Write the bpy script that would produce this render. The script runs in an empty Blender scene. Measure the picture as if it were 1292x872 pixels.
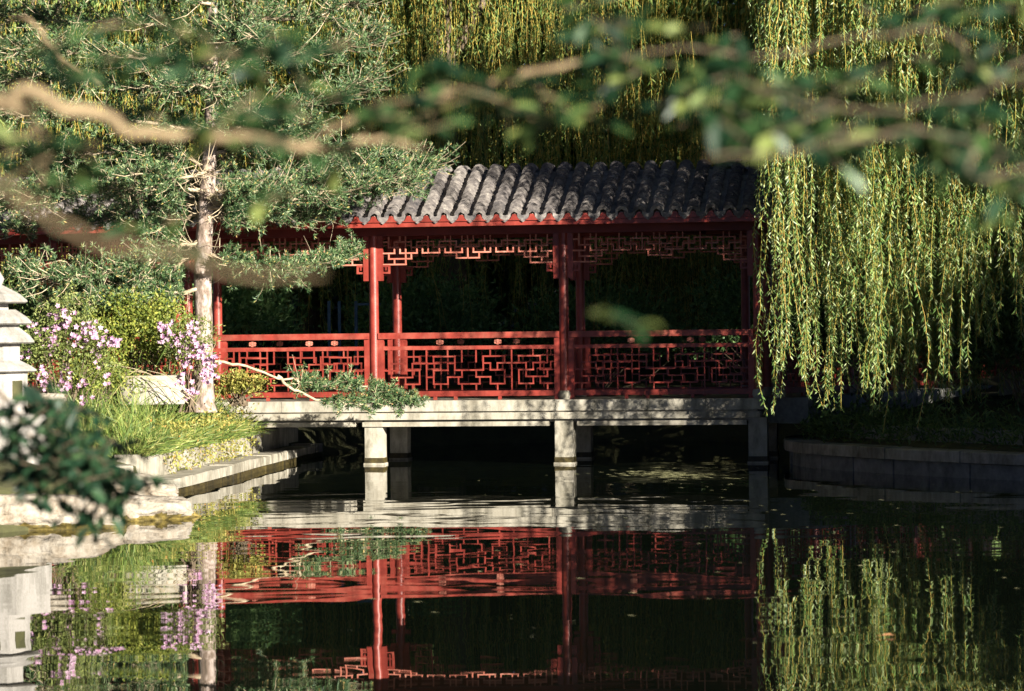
import bpy, math, random
import numpy as np
from mathutils import Matrix, Vector

random.seed(7)
rng = np.random.default_rng(11)
R = math.radians
scene = bpy.context.scene
col = scene.collection

# ------------------------------------------------------------------ camera, sky, sun, exposure
FPX, W0, H0 = 3825.0, 1292.0, 872.0
CAM_Z, PITCH, ROLL = 1.87, -0.165, -0.63
cam_d = bpy.data.cameras.new('camera')
cam_d.sensor_width = 36.0
cam_d.lens = 36.0 * FPX / W0
cam_d.clip_start, cam_d.clip_end = 0.1, 2000
cam_d.dof.use_dof = True
cam_d.dof.focus_distance = 45.0
cam_d.dof.aperture_fstop = 3.6
cam_d.dof.aperture_blades = 7
cam = bpy.data.objects.new('camera', cam_d)
cam.matrix_world = Matrix.Translation((0, 0, CAM_Z)) @ Matrix.Rotation(R(90 + PITCH), 4, 'X') @ Matrix.Rotation(R(ROLL), 4, 'Z')
col.objects.link(cam)
scene.camera = cam
CM = np.array(cam.matrix_world)[:3, :3]

SUN_AZ, SUN_EL = 38.0, 15.0          # degrees right of straight behind the camera, above the horizon
sun_to = Vector((math.sin(R(SUN_AZ)) * math.cos(R(SUN_EL)), -math.cos(R(SUN_AZ)) * math.cos(R(SUN_EL)), math.sin(R(SUN_EL))))
sd = bpy.data.lights.new('sun', 'SUN')
sd.energy = 5.0
sd.angle = R(0.5)
sd.color = (1.0, 0.94, 0.80)
sun = bpy.data.objects.new('sun', sd)
sun.rotation_euler = sun_to.to_track_quat('Z', 'Y').to_euler()
sun.location = (10, -10, 20)
col.objects.link(sun)
world = bpy.data.worlds.new('World')
scene.world = world
world.use_nodes = True
wn = world.node_tree
sky = wn.nodes.new('ShaderNodeTexSky')
sky.sky_type = 'NISHITA'
sky.sun_disc = False
sky.sun_elevation = R(SUN_EL)
sky.sun_rotation = math.atan2(sun_to.x, sun_to.y)
wn.links.new(sky.outputs[0], wn.nodes['Background'].inputs[0])
wn.nodes['Background'].inputs[1].default_value = 0.05
sky.air_density, sky.dust_density = 0.1, 0.05
scene.view_settings.view_transform = 'Standard'
scene.view_settings.look = 'None'
scene.view_settings.exposure = 1.92
scene.view_settings.gamma = 1.0
scene.cycles.max_bounces = 6
scene.cycles.diffuse_bounces = 3
scene.cycles.transparent_max_bounces = 8
scene.cycles.use_denoising = True
scene.cycles.sample_clamp_indirect = 4.0


# ------------------------------------------------------------------ helpers
def P(px, py, Y):
    """the point at depth Y seen at photograph pixel (px, py)"""
    d = CM @ np.array([(px - W0 / 2) / FPX, -(py - H0 / 2) / FPX, -1.0])
    d = d / d[1] * Y
    return np.array([d[0], d[1], CAM_Z + d[2]])


def nrm(a):
    return a / np.maximum(np.linalg.norm(a, axis=-1, keepdims=True), 1e-9)


class MB:
    """collects verts and faces and links them as one mesh object"""
    def __init__(self):
        self.v, self.f, self.m, self.n = [], [], [], 0

    def add(self, v, f, m=0):
        v = np.asarray(v, float).reshape(-1, 3)
        f = np.asarray(f, int)
        if len(f) == 0:
            return
        self.v.append(v)
        self.f.append(f + self.n)
        self.m.append(np.full(len(f), m))
        self.n += len(v)

    def box(self, c, s, m=0, rz=0.0, taper=1.0):
        x, y, z = s[0] / 2, s[1] / 2, s[2] / 2
        t = taper
        v = np.array([[-x, -y, -z], [x, -y, -z], [x, y, -z], [-x, y, -z], [-x * t, -y * t, z], [x * t, -y * t, z], [x * t, y * t, z], [-x * t, y * t, z]])
        if rz:
            cs, sn = math.cos(rz), math.sin(rz)
            v = np.stack([v[:, 0] * cs - v[:, 1] * sn, v[:, 0] * sn + v[:, 1] * cs, v[:, 2]], 1)
        self.add(v + np.asarray(c), [[0, 3, 2, 1], [4, 5, 6, 7], [0, 1, 5, 4], [1, 2, 6, 5], [2, 3, 7, 6], [3, 0, 4, 7]], m)

    def bb(self, x0, x1, y0, y1, z0, z1, m=0):
        self.box(((x0 + x1) / 2, (y0 + y1) / 2, (z0 + z1) / 2), (x1 - x0, y1 - y0, z1 - z0), m)

    def tube(self, pts, rad, n=8, m=0, cap=True, wob=0.0):
        pts = np.asarray(pts, float)
        k = len(pts)
        rad = np.broadcast_to(np.asarray(rad, float), (k,))
        t = np.gradient(pts, axis=0)
        t = nrm(t)
        ref = np.array([0, 0, 1.0]) if abs(t[:, 2]).mean() < 0.8 else np.array([1.0, 0, 0])
        a = nrm(np.cross(t, ref))
        b = np.cross(t, a)
        ang = np.arange(n) * 2 * math.pi / n
        rr = rad[:, None] * (1 + wob * rng.standard_normal((k, n)))
        ring = pts[:, None, :] + rr[:, :, None] * (np.cos(ang)[None, :, None] * a[:, None, :] + np.sin(ang)[None, :, None] * b[:, None, :])
        i = np.arange(k - 1)[:, None] * n
        j = np.arange(n)[None, :]
        j2 = (j + 1) % n
        f = np.stack([i + j, i + j2, i + n + j2, i + n + j], -1).reshape(-1, 4)
        self.add(ring.reshape(-1, 3), f, m)
        if cap:
            self.add(ring[0], [list(range(n))[::-1]] if n == 4 else [[0, q + 1, q] for q in range(1, n - 1)], m)
            self.add(ring[-1], [[0, q, q + 1] for q in range(1, n - 1)], m)

    def lathe(self, prof, c=(0, 0, 0), n=16, m=0):
        c = np.asarray(c, float)
        self.tube([(c[0], c[1], c[2] + z) for r, z in prof], [r for r, z in prof], n, m)

    def prism(self, poly, y0, y1, m=0):
        """polygon in (x, z) thickened along y (fan triangulated: keep it star-shaped about its mean)"""
        poly = np.asarray(poly, float)
        n = len(poly)
        c = poly.mean(0)
        v = [(x, y0, z) for x, z in poly] + [(x, y1, z) for x, z in poly] + [(c[0], y0, c[1]), (c[0], y1, c[1])]
        f = []
        for i in range(n):
            j = (i + 1) % n
            f += [[i, j, 2 * n], [n + j, n + i, 2 * n + 1]]
        self.add(v, f, m)
        self.add(v, [[i, n + i, n + (i + 1) % n, (i + 1) % n] for i in range(n)], m)

    def leaves(self, c, d, length, width, m=0, side=None, fold=0.15):
        c = np.asarray(c, float)
        n = len(c)
        if n == 0:
            return
        d = nrm(np.asarray(d, float))
        r = rng.standard_normal((n, 3)) if side is None else side
        s = nrm(np.cross(d, r))
        up = np.cross(s, d)
        l = np.broadcast_to(np.asarray(length, float), (n,))[:, None]
        w = np.broadcast_to(np.asarray(width, float), (n,))[:, None]
        mid = c + d * l * 0.45 + up * w * fold
        v = np.stack([c, mid + s * w / 2, c + d * l - up * l * 0.05, mid - s * w / 2], 1).reshape(-1, 3)
        f = (np.arange(n)[:, None] * 4 + np.arange(4)[None, :])
        self.add(v, f, m)

    def oval_leaves(self, c, d, length, width, m=0, side=None):
        c = np.asarray(c, float)
        n = len(c)
        d = nrm(np.asarray(d, float))
        r = rng.standard_normal((n, 3)) if side is None else side
        s = nrm(np.cross(d, r))
        up = np.cross(s, d)
        l = np.broadcast_to(np.asarray(length, float), (n,))[:, None]
        w = np.broadcast_to(np.asarray(width, float), (n,))[:, None]
        v = np.stack([c, c + d * l * .3 + s * w * .5 + up * w * .12, c + d * l * .7 + s * w * .42 + up * w * .1, c + d * l - up * l * .08,
                      c + d * l * .7 - s * w * .42 + up * w * .1, c + d * l * .3 - s * w * .5 + up * w * .12], 1).reshape(-1, 3)
        b = np.arange(n)[:, None] * 6
        self.add(v, np.concatenate([b + np.array([[0, 1, 2, 3]]), b + np.array([[0, 3, 4, 5]])], 0), m)

    def build(self, name, mats, parent=None, origin=None, smooth=False):
        me = bpy.data.meshes.new(name)
        mats = mats if isinstance(mats, (list, tuple)) else [mats]
        for q in mats:
            me.materials.append(q)
        if self.n:
            v = np.concatenate(self.v)
            if origin is not None:
                v = v - np.asarray(origin)
            me.vertices.add(len(v))
            me.vertices.foreach_set('co', v.astype(np.float32).ravel())
            loops = np.concatenate([f.ravel() for f in self.f])
            tot = np.concatenate([np.full(len(f), f.shape[1]) for f in self.f])
            start = np.concatenate([[0], np.cumsum(tot)[:-1]])
            me.loops.add(len(loops))
            me.loops.foreach_set('vertex_index', loops.astype(np.int32))
            me.polygons.add(len(tot))
            me.polygons.foreach_set('loop_start', start.astype(np.int32))
            me.polygons.foreach_set('material_index', np.concatenate(self.m).astype(np.int32))
            me.polygons.foreach_set('use_smooth', np.full(len(tot), bool(smooth)))
            me.update(calc_edges=True)
            me.validate()
        o = bpy.data.objects.new(name, me)
        col.objects.link(o)
        if parent is not None:
            o.parent = parent
        elif origin is not None:
            o.location = origin
        return o


def tag(o, label=None, cat=None, group=None, kind=None):
    if label: o['label'] = label
    if cat: o['category'] = cat
    if group: o['group'] = group
    if kind: o['kind'] = kind
    return o


def thing(name, loc, label, cat, group=None, rz=0.0):
    o = bpy.data.objects.new(name, None)
    o.empty_display_size = 0.2
    o.location = tuple(float(q) for q in loc)
    o.rotation_euler = (0, 0, rz)
    col.objects.link(o)
    return tag(o, label, cat, group)


def spline(pts, n):
    """Catmull-Rom through pts, n samples"""
    p = np.asarray(pts, float)
    p = np.vstack([2 * p[0] - p[1], p, 2 * p[-1] - p[-2]])
    k = len(p) - 3
    u = np.linspace(0, k - 1e-6, n)
    i = u.astype(int)
    t = (u - i)[:, None]
    a, b, c, d = p[i], p[i + 1], p[i + 2], p[i + 3]
    return 0.5 * (2 * b + (c - a) * t + (2 * a - 5 * b + 4 * c - d) * t ** 2 + (3 * b - a - 3 * c + d) * t ** 3)


# ------------------------------------------------------------------ materials
def new_mat(name):
    m = bpy.data.materials.new(name)
    m.use_nodes = True
    nt = m.node_tree
    return m, nt, nt.nodes['Principled BSDF']


def mottled(name, stops, scale=3.0, rough=0.8, bump=0.0, bscale=40.0, detail=6.0, stretch=None, spec=0.3, island=0.0, streak=0.0):
    m, nt, b = new_mat(name)
    tc = nt.nodes.new('ShaderNodeTexCoord')
    mp = nt.nodes.new('ShaderNodeMapping')
    nt.links.new(tc.outputs['Object'], mp.inputs[0])
    if stretch: mp.inputs['Scale'].default_value = stretch
    nz = nt.nodes.new('ShaderNodeTexNoise')
    nz.inputs['Scale'].default_value = scale
    nz.inputs['Detail'].default_value = detail
    nz.inputs['Roughness'].default_value = 0.65
    nt.links.new(mp.outputs[0], nz.inputs['Vector'])
    cr = nt.nodes.new('ShaderNodeValToRGB')
    fac = nz.outputs['Fac']
    if island:
        g = nt.nodes.new('ShaderNodeNewGeometry')
        ma = nt.nodes.new('ShaderNodeMath'); ma.operation = 'MULTIPLY_ADD'
        nt.links.new(g.outputs['Random Per Island'], ma.inputs[0])
        ma.inputs[1].default_value = island
        ms = nt.nodes.new('ShaderNodeMath'); ms.operation = 'SUBTRACT'
        nt.links.new(fac, ms.inputs[0]); ms.inputs[1].default_value = island / 2
        nt.links.new(ms.outputs[0], ma.inputs[2])
        fac = ma.outputs[0]
    nt.links.new(fac, cr.inputs[0])
    el = cr.color_ramp.elements
    while len(el) < len(stops): el.new(0.5)
    for e, (p, c) in zip(el, stops):
        e.position = p
        e.color = (*c, 1)
    outc = cr.outputs[0]
    if streak:
        m3 = nt.nodes.new('ShaderNodeMapping'); m3.inputs['Scale'].default_value = (3.5, 3.5, 1.1)
        nt.links.new(tc.outputs['Object'], m3.inputs[0])
        n3 = nt.nodes.new('ShaderNodeTexNoise'); n3.inputs['Scale'].default_value = 1.0; n3.inputs['Detail'].default_value = 7; n3.inputs['Roughness'].default_value = .7
        nt.links.new(m3.outputs[0], n3.inputs['Vector'])
        r3 = nt.nodes.new('ShaderNodeValToRGB')
        r3.color_ramp.elements[0].position = .36; r3.color_ramp.elements[0].color = (1 - streak, 1 - streak, 1 - streak * 1.05, 1)
        r3.color_ramp.elements[1].position = .56; r3.color_ramp.elements[1].color = (1, 1, 1, 1)
        nt.links.new(n3.outputs['Fac'], r3.inputs[0])
        mx3 = nt.nodes.new('ShaderNodeMix'); mx3.data_type = 'RGBA'; mx3.blend_type = 'MULTIPLY'; mx3.inputs[0].default_value = 1
        nt.links.new(outc, mx3.inputs[6]); nt.links.new(r3.outputs[0], mx3.inputs[7])
        outc = mx3.outputs[2]
    nt.links.new(outc, b.inputs['Base Color'])
    b.inputs['Roughness'].default_value = rough
    b.inputs['Specular IOR Level'].default_value = spec
    if bump:
        n2 = nt.nodes.new('ShaderNodeTexNoise')
        n2.inputs['Scale'].default_value = bscale
        n2.inputs['Detail'].default_value = 5
        nt.links.new(mp.outputs[0], n2.inputs['Vector'])
        bp = nt.nodes.new('ShaderNodeBump')
        bp.inputs['Strength'].default_value = 0.7
        bp.inputs['Distance'].default_value = bump
        nt.links.new(n2.outputs['Fac'], bp.inputs['Height'])
        nt.links.new(bp.outputs[0], b.inputs['Normal'])
    return m


def leaf_mat(name, stops, rough=0.5, trans=0.35, spec=0.35):
    m, nt, b = new_mat(name)
    g = nt.nodes.new('ShaderNodeNewGeometry')
    cr = nt.nodes.new('ShaderNodeValToRGB')
    el = cr.color_ramp.elements
    while len(el) < len(stops): el.new(0.5)
    for e, (p, c) in zip(el, stops):
        e.position = p
        e.color = (*c, 1)
    nt.links.new(g.outputs['Random Per Island'], cr.inputs[0])
    nt.links.new(cr.outputs[0], b.inputs['Base Color'])
    b.inputs['Roughness'].default_value = rough
    b.inputs['Specular IOR Level'].default_value = spec
    if trans:
        tr = nt.nodes.new('ShaderNodeBsdfTranslucent')
        nt.links.new(cr.outputs[0], tr.inputs[0])
        mx = nt.nodes.new('ShaderNodeMixShader')
        mx.inputs[0].default_value = trans
        nt.links.new(b.outputs[0], mx.inputs[1])
        nt.links.new(tr.outputs[0], mx.inputs[2])
        nt.links.new(mx.outputs[0], nt.nodes['Material Output'].inputs[0])
    return m


M = {}
M['red'] = mottled('red_paint', [(.25, (.13, .016, .011)), (.55, (.215, .030, .021)), (.85, (.29, .075, .052))], 5, .42, .002, 60, island=.3, spec=.4, streak=.4)
M['redpale'] = mottled('weathered_red_paint', [(.2, (.30, .075, .05)), (.6, (.40, .14, .10)), (.85, (.46, .24, .18))], 9, .55, island=.3)
M['reddark'] = mottled('shaded_red_paint', [(.3, (.09, .012, .012)), (.7, (.16, .022, .018))], 4, .5, island=.2)  # red darkened in the colour for the shade under the eaves
M['tile'] = mottled('grey_roof_tile', [(.25, (.035, .035, .04)), (.48, (.125, .11, .108)), (.65, (.24, .215, .20)), (.82, (.40, .37, .33))], 11, .75, .004, 50, island=.18)
M['channel'] = mottled('mossy_tile_channel', [(.25, (.10, .09, .08)), (.5, (.30, .26, .21)), (.72, (.50, .44, .36)), (.9, (.20, .22, .08))], 5, .9, .006, 40)
M['stone'] = mottled('pale_stone', [(.2, (.16, .135, .10)), (.45, (.28, .255, .21)), (.8, (.40, .37, .32))], 4, .85, .004, 45, island=.15, streak=.55)
M['granite'] = mottled('speckled_granite', [(.3, (.24, .22, .20)), (.5, (.29, .27, .255)), (.75, (.36, .34, .325))], 60, .85, .002, 80, streak=.45)
M['rock'] = mottled('pale_rock', [(.2, (.14, .11, .075)), (.40, (.17, .135, .10)), (.56, (.27, .235, .195)), (.85, (.36, .335, .31))], 5, .9, .05, 16)
M['wet'] = mottled('wet_mossy_shadow_stone', [(.35, (.012, .010, .006)), (.55, (.045, .034, .012)), (.8, (.13, .10, .03))], 6, .5, .01, 30)  # wet moss, colour also darkened for the ledge's shadow on the footing
M['moss'] = mottled('green_waterline_moss', [(.35, (.02, .016, .006)), (.52, (.10, .075, .02)), (.62, (.20, .15, .04)), (.85, (.34, .28, .12))], 9, .7, .01, 30)
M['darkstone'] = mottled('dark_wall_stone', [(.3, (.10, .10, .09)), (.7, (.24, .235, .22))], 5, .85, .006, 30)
M['soil'] = mottled('soil', [(.3, (.03, .028, .015)), (.55, (.055, .055, .022)), (.8, (.08, .07, .035))], 2, .95, .03, 12)
M['bark'] = mottled('brown_bark', [(.3, (.06, .045, .03)), (.6, (.14, .105, .07)), (.85, (.22, .17, .12))], 8, .9, .02, 25, stretch=(3, 3, .6))
M['pine_bark'] = mottled('patchy_white_bark', [(.34, (.08, .06, .045)), (.46, (.17, .125, .10)), (.6, (.31, .25, .225)), (.8, (.38, .335, .315))], 9, .85, .012, 22, stretch=(1.6, 1.6, .8))
M['twig'] = mottled('pale_twig', [(.3, (.22, .16, .10)), (.7, (.46, .38, .27))], 10, .8)
M['yellow_twig'] = leaf_mat('yellow_willow_twig', [(0, (.22, .19, .045)), (.5, (.42, .34, .07)), (1, (.52, .34, .09))], .6, .1)
M['willow'] = leaf_mat('willow_leaf', [(0, (.05, .11, .03)), (.35, (.125, .215, .055)), (.7, (.24, .33, .10)), (1, (.44, .50, .27))], .42, .42, .5)
M['willow_far'] = leaf_mat('far_willow_leaf', [(0, (.045, .10, .025)), (.5, (.13, .205, .05)), (1, (.28, .33, .10))], .5, .4)
M['needle'] = leaf_mat('pine_needle', [(0, (.018, .045, .016)), (.45, (.048, .10, .036)), (.78, (.10, .165, .065)), (1, (.27, .32, .16))], .45, .15, .4)
M['candle'] = leaf_mat('pine_candle', [(0, (.30, .24, .08)), (.5, (.45, .38, .13)), (1, (.50, .30, .13))], .7, .1)
M['dark_leaf'] = leaf_mat('dark_leaf', [(0, (.025, .055, .02)), (.5, (.055, .10, .035)), (1, (.10, .155, .05))], .5, .25)
M['mid_leaf'] = leaf_mat('mid_leaf', [(0, (.03, .065, .018)), (.5, (.065, .115, .03)), (1, (.13, .18, .05))], .5, .3)
M['yellow_leaf'] = leaf_mat('yellow_green_leaf', [(0, (.06, .095, .015)), (.5, (.16, .20, .035)), (1, (.32, .32, .06))], .5, .35)
M['shrub_leaf'] = leaf_mat('lightened_shrub_leaf', [(0, (.06, .14, .045)), (.5, (.12, .23, .075)), (1, (.22, .33, .12))], .5, .35)  # leaf colour lightened to stand in for light missing beyond the bridge
M['azalea_leaf'] = leaf_mat('azalea_leaf', [(0, (.06, .08, .02)), (.5, (.15, .19, .05)), (1, (.28, .30, .10))], .5, .3)
M['petal'] = leaf_mat('pink_lavender_petal', [(0, (.36, .15, .30)), (.35, (.48, .27, .42)), (.7, (.56, .38, .50)), (1, (.62, .50, .58))], .6, .35)
M['grass'] = leaf_mat('grass_blade', [(0, (.06, .11, .03)), (.4, (.13, .20, .045)), (.75, (.24, .29, .07)), (1, (.40, .37, .14))], .5, .35)
M['creeper'] = leaf_mat('creeper_leaf', [(0, (.12, .13, .025)), (.5, (.25, .24, .05)), (.9, (.38, .33, .09)), (1, (.42, .20, .05))], .6, .3)
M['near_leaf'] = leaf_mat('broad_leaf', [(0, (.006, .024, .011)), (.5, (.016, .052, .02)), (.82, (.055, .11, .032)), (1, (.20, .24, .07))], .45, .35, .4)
M['shade_leaf'] = leaf_mat('shaded_broad_leaf', [(0, (.006, .022, .012)), (.6, (.016, .05, .024)), (1, (.05, .10, .04))], .45, .3, .4)  # darker copy of the near leaf, shade put into the colour
M['near_bark'] = mottled('tan_twig_bark', [(.3, (.11, .075, .04)), (.7, (.27, .20, .12))], 14, .8)
M['blue'] = mottled('faded_blue_paint', [(.3, (.035, .085, .13)), (.7, (.07, .14, .19))], 6, .5)
M['orange'] = mottled('orange_dry_leaf', [(.3, (.48, .20, .08)), (.7, (.62, .34, .18))], 30, .7)
M['debris'] = leaf_mat('floating_debris', [(0, (.20, .20, .10)), (1, (.42, .40, .22))], .7, 0)

wm, nt, b = new_mat('pond_water')
b.inputs['Base Color'].default_value = (.004, .006, .004, 1)
b.inputs['Roughness'].default_value = 0.0
b.inputs['IOR'].default_value = 1.33
b.inputs['Specular IOR Level'].default_value = 0.5
M['water'] = wm

# ------------------------------------------------------------------ ground and water
shore = spline([(-9.6, 22), (-7.2, 26), (-5.3, 29.2), (-4.3, 31.0), (-4.05, 32.6), (-4.2, 34.5), (-4.15, 36.2), (-3.98, 37.8), (-3.75, 40.6), (-3.52, 43.6),
                (-3.0, 48.6), (-1.8, 52.0), (1.2, 53.5), (4.2, 52.5), (5.2, 49.5), (4.3, 46.0), (3.95, 43.4), (4.25, 41.8), (5.08, 39.9), (6.32, 37.9), (8.2, 36.0),
                (10.3, 31), (11.3, 23), (10.2, 15), (6, 12.6), (0, 12.2), (-6, 12.6), (-10.2, 15.5), (-9.6, 22)], 260)[:-1]
t = np.roll(shore, -1, 0) - np.roll(shore, 1, 0)
nor = nrm(np.stack([-t[:, 1], t[:, 0]], 1))
cen = np.array([0, 33.0])
rad = nrm(shore - cen)
for _ in range(12):
    nor = nrm(nor + 0.5 * (np.roll(nor, 1, 0) + np.roll(nor, -1, 0)))
PROF = [(-.12, -1.0), (0.02, -.25), (.06, .04), (.36, .10), (.42, .36), (.8, .46), (1.5, .62), (2.4, .80), (3.5, .92), (5, 1.0), (9, 1.15), (16, 1.5), (30, 3.0), (55, 7), (110, 16)]


def ground_z(dist, Y):
    z = np.interp(dist, [p[0] for p in PROF], [p[1] for p in PROF])
    return z if Y > 16 or z < 0 else z * .35


rings = []
for (dd, z) in PROF:
    w = min(1, max(0, (dd - 1.5) / 12))
    dirn = nrm(nor * (1 - w) + rad * w)
    xy = shore + dirn * dd
    zz = np.full(len(shore), float(z))
    near = (shore[:, 1] < 16.5) & (zz > 0)
    zz[near] *= .3
    if dd > 20:
        zz = np.where(shore[:, 1] < 40, zz * .25, zz)
    if dd > 1:
        zz = zz + .06 * rng.standard_normal(len(zz))
    rings.append(np.column_stack([xy, zz]))
g = MB()
n = len(shore)
v = np.concatenate(rings)
f = []
for k in range(len(rings) - 1):
    for i in range(n):
        j = (i + 1) % n
        f.append([k * n + i, k * n + j, (k + 1) * n + j, (k + 1) * n + i])
g.add(v, f)
tag(g.build('ground', M['soil'], smooth=True), kind='structure')

bed = MB()
bed.add([(-14, 10, -.9), (14, 10, -.9), (14, 58, -.9), (-14, 58, -.9)], [[0, 1, 2, 3]])
tag(bed.build('pond_bed', M['soil']), kind='structure')

nx, ny = 260, 520
X, Y = np.meshgrid(np.linspace(-12.6, 12.6, nx), np.linspace(11.4, 55.5, ny))
Zw = np.zeros_like(X)
for _ in range(34):
    lam = float(np.exp(rng.uniform(math.log(.35), math.log(3.0))))
    th = rng.uniform(-.9, .9) + math.pi / 2
    kx, ky = math.cos(th) * 2 * math.pi / lam, math.sin(th) * 2 * math.pi / lam
    Zw += 0.00009 * lam * np.sin(kx * X + ky * Y + rng.uniform(0, 6.28))
Zw *= 1.0
f = (np.arange(ny - 1)[:, None] * nx + np.arange(nx - 1)[None, :]).reshape(-1)
wmb = MB()
wmb.add(np.stack([X, Y, Zw], -1).reshape(-1, 3), np.stack([f, f + 1, f + 1 + nx, f + nx], 1))
tag(wmb.build('water', M['water'], smooth=True), kind='structure')

# ------------------------------------------------------------------ covered bridge
# frieze and railing fretwork, traced as (kind, fixed, from, to) on a cell grid
FR = []
for (k, a, b0, b1) in [('H', 1, 0, 1), ('V', 1, 0, 2), ('H', 2, 1, 3), ('V', 3, 2, 3), ('V', 2, 1, 3), ('H', 1, 2, 5), ('V', 3, 0, 1), ('V', 4, 0, 5), ('V', 5, 1, 2), ('H', 2, 5, 7), ('H', 3, 0, 2), ('H', 3, 3, 6),
                       ('V', 6, 1, 3), ('H', 1, 6, 9), ('V', 7, 2, 3), ('H', 3, 7, 10), ('V', 8, 0, 3), ('V', 9, 1, 2), ('H', 2, 9, 11), ('V', 10, 1, 3), ('H', 1, 10, 13), ('V', 11, 0, 1), ('V', 11, 2, 3),
                       ('H', 3, 11, 14), ('V', 12, 0, 3), ('V', 13, 1, 2), ('H', 2, 13, 15), ('V', 14, 0, 1), ('V', 14, 2, 3), ('H', 1, 14, 15), ('H', 4, 13, 15), ('V', 13, 3, 4), ('V', 1, 3, 4), ('H', 4, 1, 5), ('V', 5, 3, 4), ('V', 2, 4, 5), ('H', 5, 0, 4)]:
    FR.append((k, a, b0, b1))
    if k == 'H': FR.append((k, a, 30 - b1, 30 - b0))
    else: FR.append((k, 30 - a, b0, b1))
FR.append(('V', 15, 0, 4))
RL = []
side = [('V', 0, 0, 6), ('V', 3, 0, 1), ('V', 5, 0, 2), ('H', 1, 1, 4), ('V', 1, 1, 2), ('V', 4, 1, 3), ('H', 2, 0, 2), ('V', 2, 2, 4), ('H', 2, 3, 5), ('V', 3, 2, 3), ('H', 3, 1, 3), ('V', 1, 3, 5), ('H', 4, 2, 5), ('H', 3, 4, 6),
        ('V', 5, 3, 4), ('H', 5, 1, 3), ('V', 3, 4, 5), ('V', 4, 4, 5), ('H', 5, 4, 6), ('V', 2, 5, 6), ('V', 5, 5, 6)]
mid = [('V', 1, 0, 2), ('V', 3, 0, 1), ('H', 1, 2, 5), ('V', 5, 1, 2), ('H', 2, 4, 6), ('V', 2, 1, 3), ('H', 2, 2, 3), ('V', 3, 2, 3), ('H', 3, 3, 5), ('V', 5, 3, 5), ('H', 4, 5, 6), ('H', 5, 3, 5), ('V', 3, 4, 5), ('H', 4, 1, 3),
       ('V', 1, 3, 4), ('H', 3, 0, 2), ('V', 4, 5, 6), ('V', 1, 5, 6), ('V', 4, 2, 3), ('H', 5, 0, 1.5), ('V', 1.5, 4, 5)]
for (k, a, b0, b1) in side:
    if k == 'H': RL += [(k, a, 18 + b0, 18 + b1), (k, a, 6 - b1, 6 - b0)]
    else: RL += [(k, 18 + a, b0, b1), (k, 6 - a, b0, b1)]
for (k, a, b0, b1) in mid:
    if k == 'H': RL += [(k, a, 12 + b0, 12 + b1), (k, a, 12 - b1, 12 - b0)]
    else: RL += [(k, 12 + a, b0, b1), (k, 12 - a, b0, b1)]


def fret(mb, segs, x0, x1, z1, cw, ch, y, t=.022, dep=.03):
    ylift = 0
    for (k, a, b0, b1) in segs:
        if k == 'H':
            z = z1 - a * ch
            mb.bb(x0 + b0 * cw - t / 2, x0 + b1 * cw + t / 2, y - dep / 2, y + dep / 2, z - t / 2, z + t / 2)
        else:
            x = x0 + a * cw
            zt, zb = z1 - b0 * ch - (t / 2 if b0 else 0), z1 - b1 * ch + t / 2
            mb.bb(x - t / 2 + .0015, x + t / 2 - .0015, y - dep / 2 + .002, y + dep / 2 - .002, zb, zt)


DEPTH, OVER = 1.7, 0.75
Z_EAVE, Z_RIDGE = 3.60, 4.34
RX = 0.262


def roof_profile(m=54):
    """(y, z) from the front eave over the rounded ridge to the rear eave, evenly spaced"""
    half = DEPTH / 2 + OVER
    u = np.linspace(-1, 1, 400)
    a = np.abs(u)
    k = .16
    soft = np.sqrt(a * a + k * k) - k
    z = 1 - soft / (math.sqrt(1 + k * k) - k)
    z = z - .06 * np.sin(np.pi * a)
    y = DEPTH / 2 + u * half
    z = Z_EAVE + (Z_RIDGE - Z_EAVE) * z
    s = np.concatenate([[0], np.cumsum(np.hypot(np.diff(y), np.diff(z)))])
    q = np.linspace(0, s[-1], m)
    return np.interp(q, s, y), np.interp(q, s, z)


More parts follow.
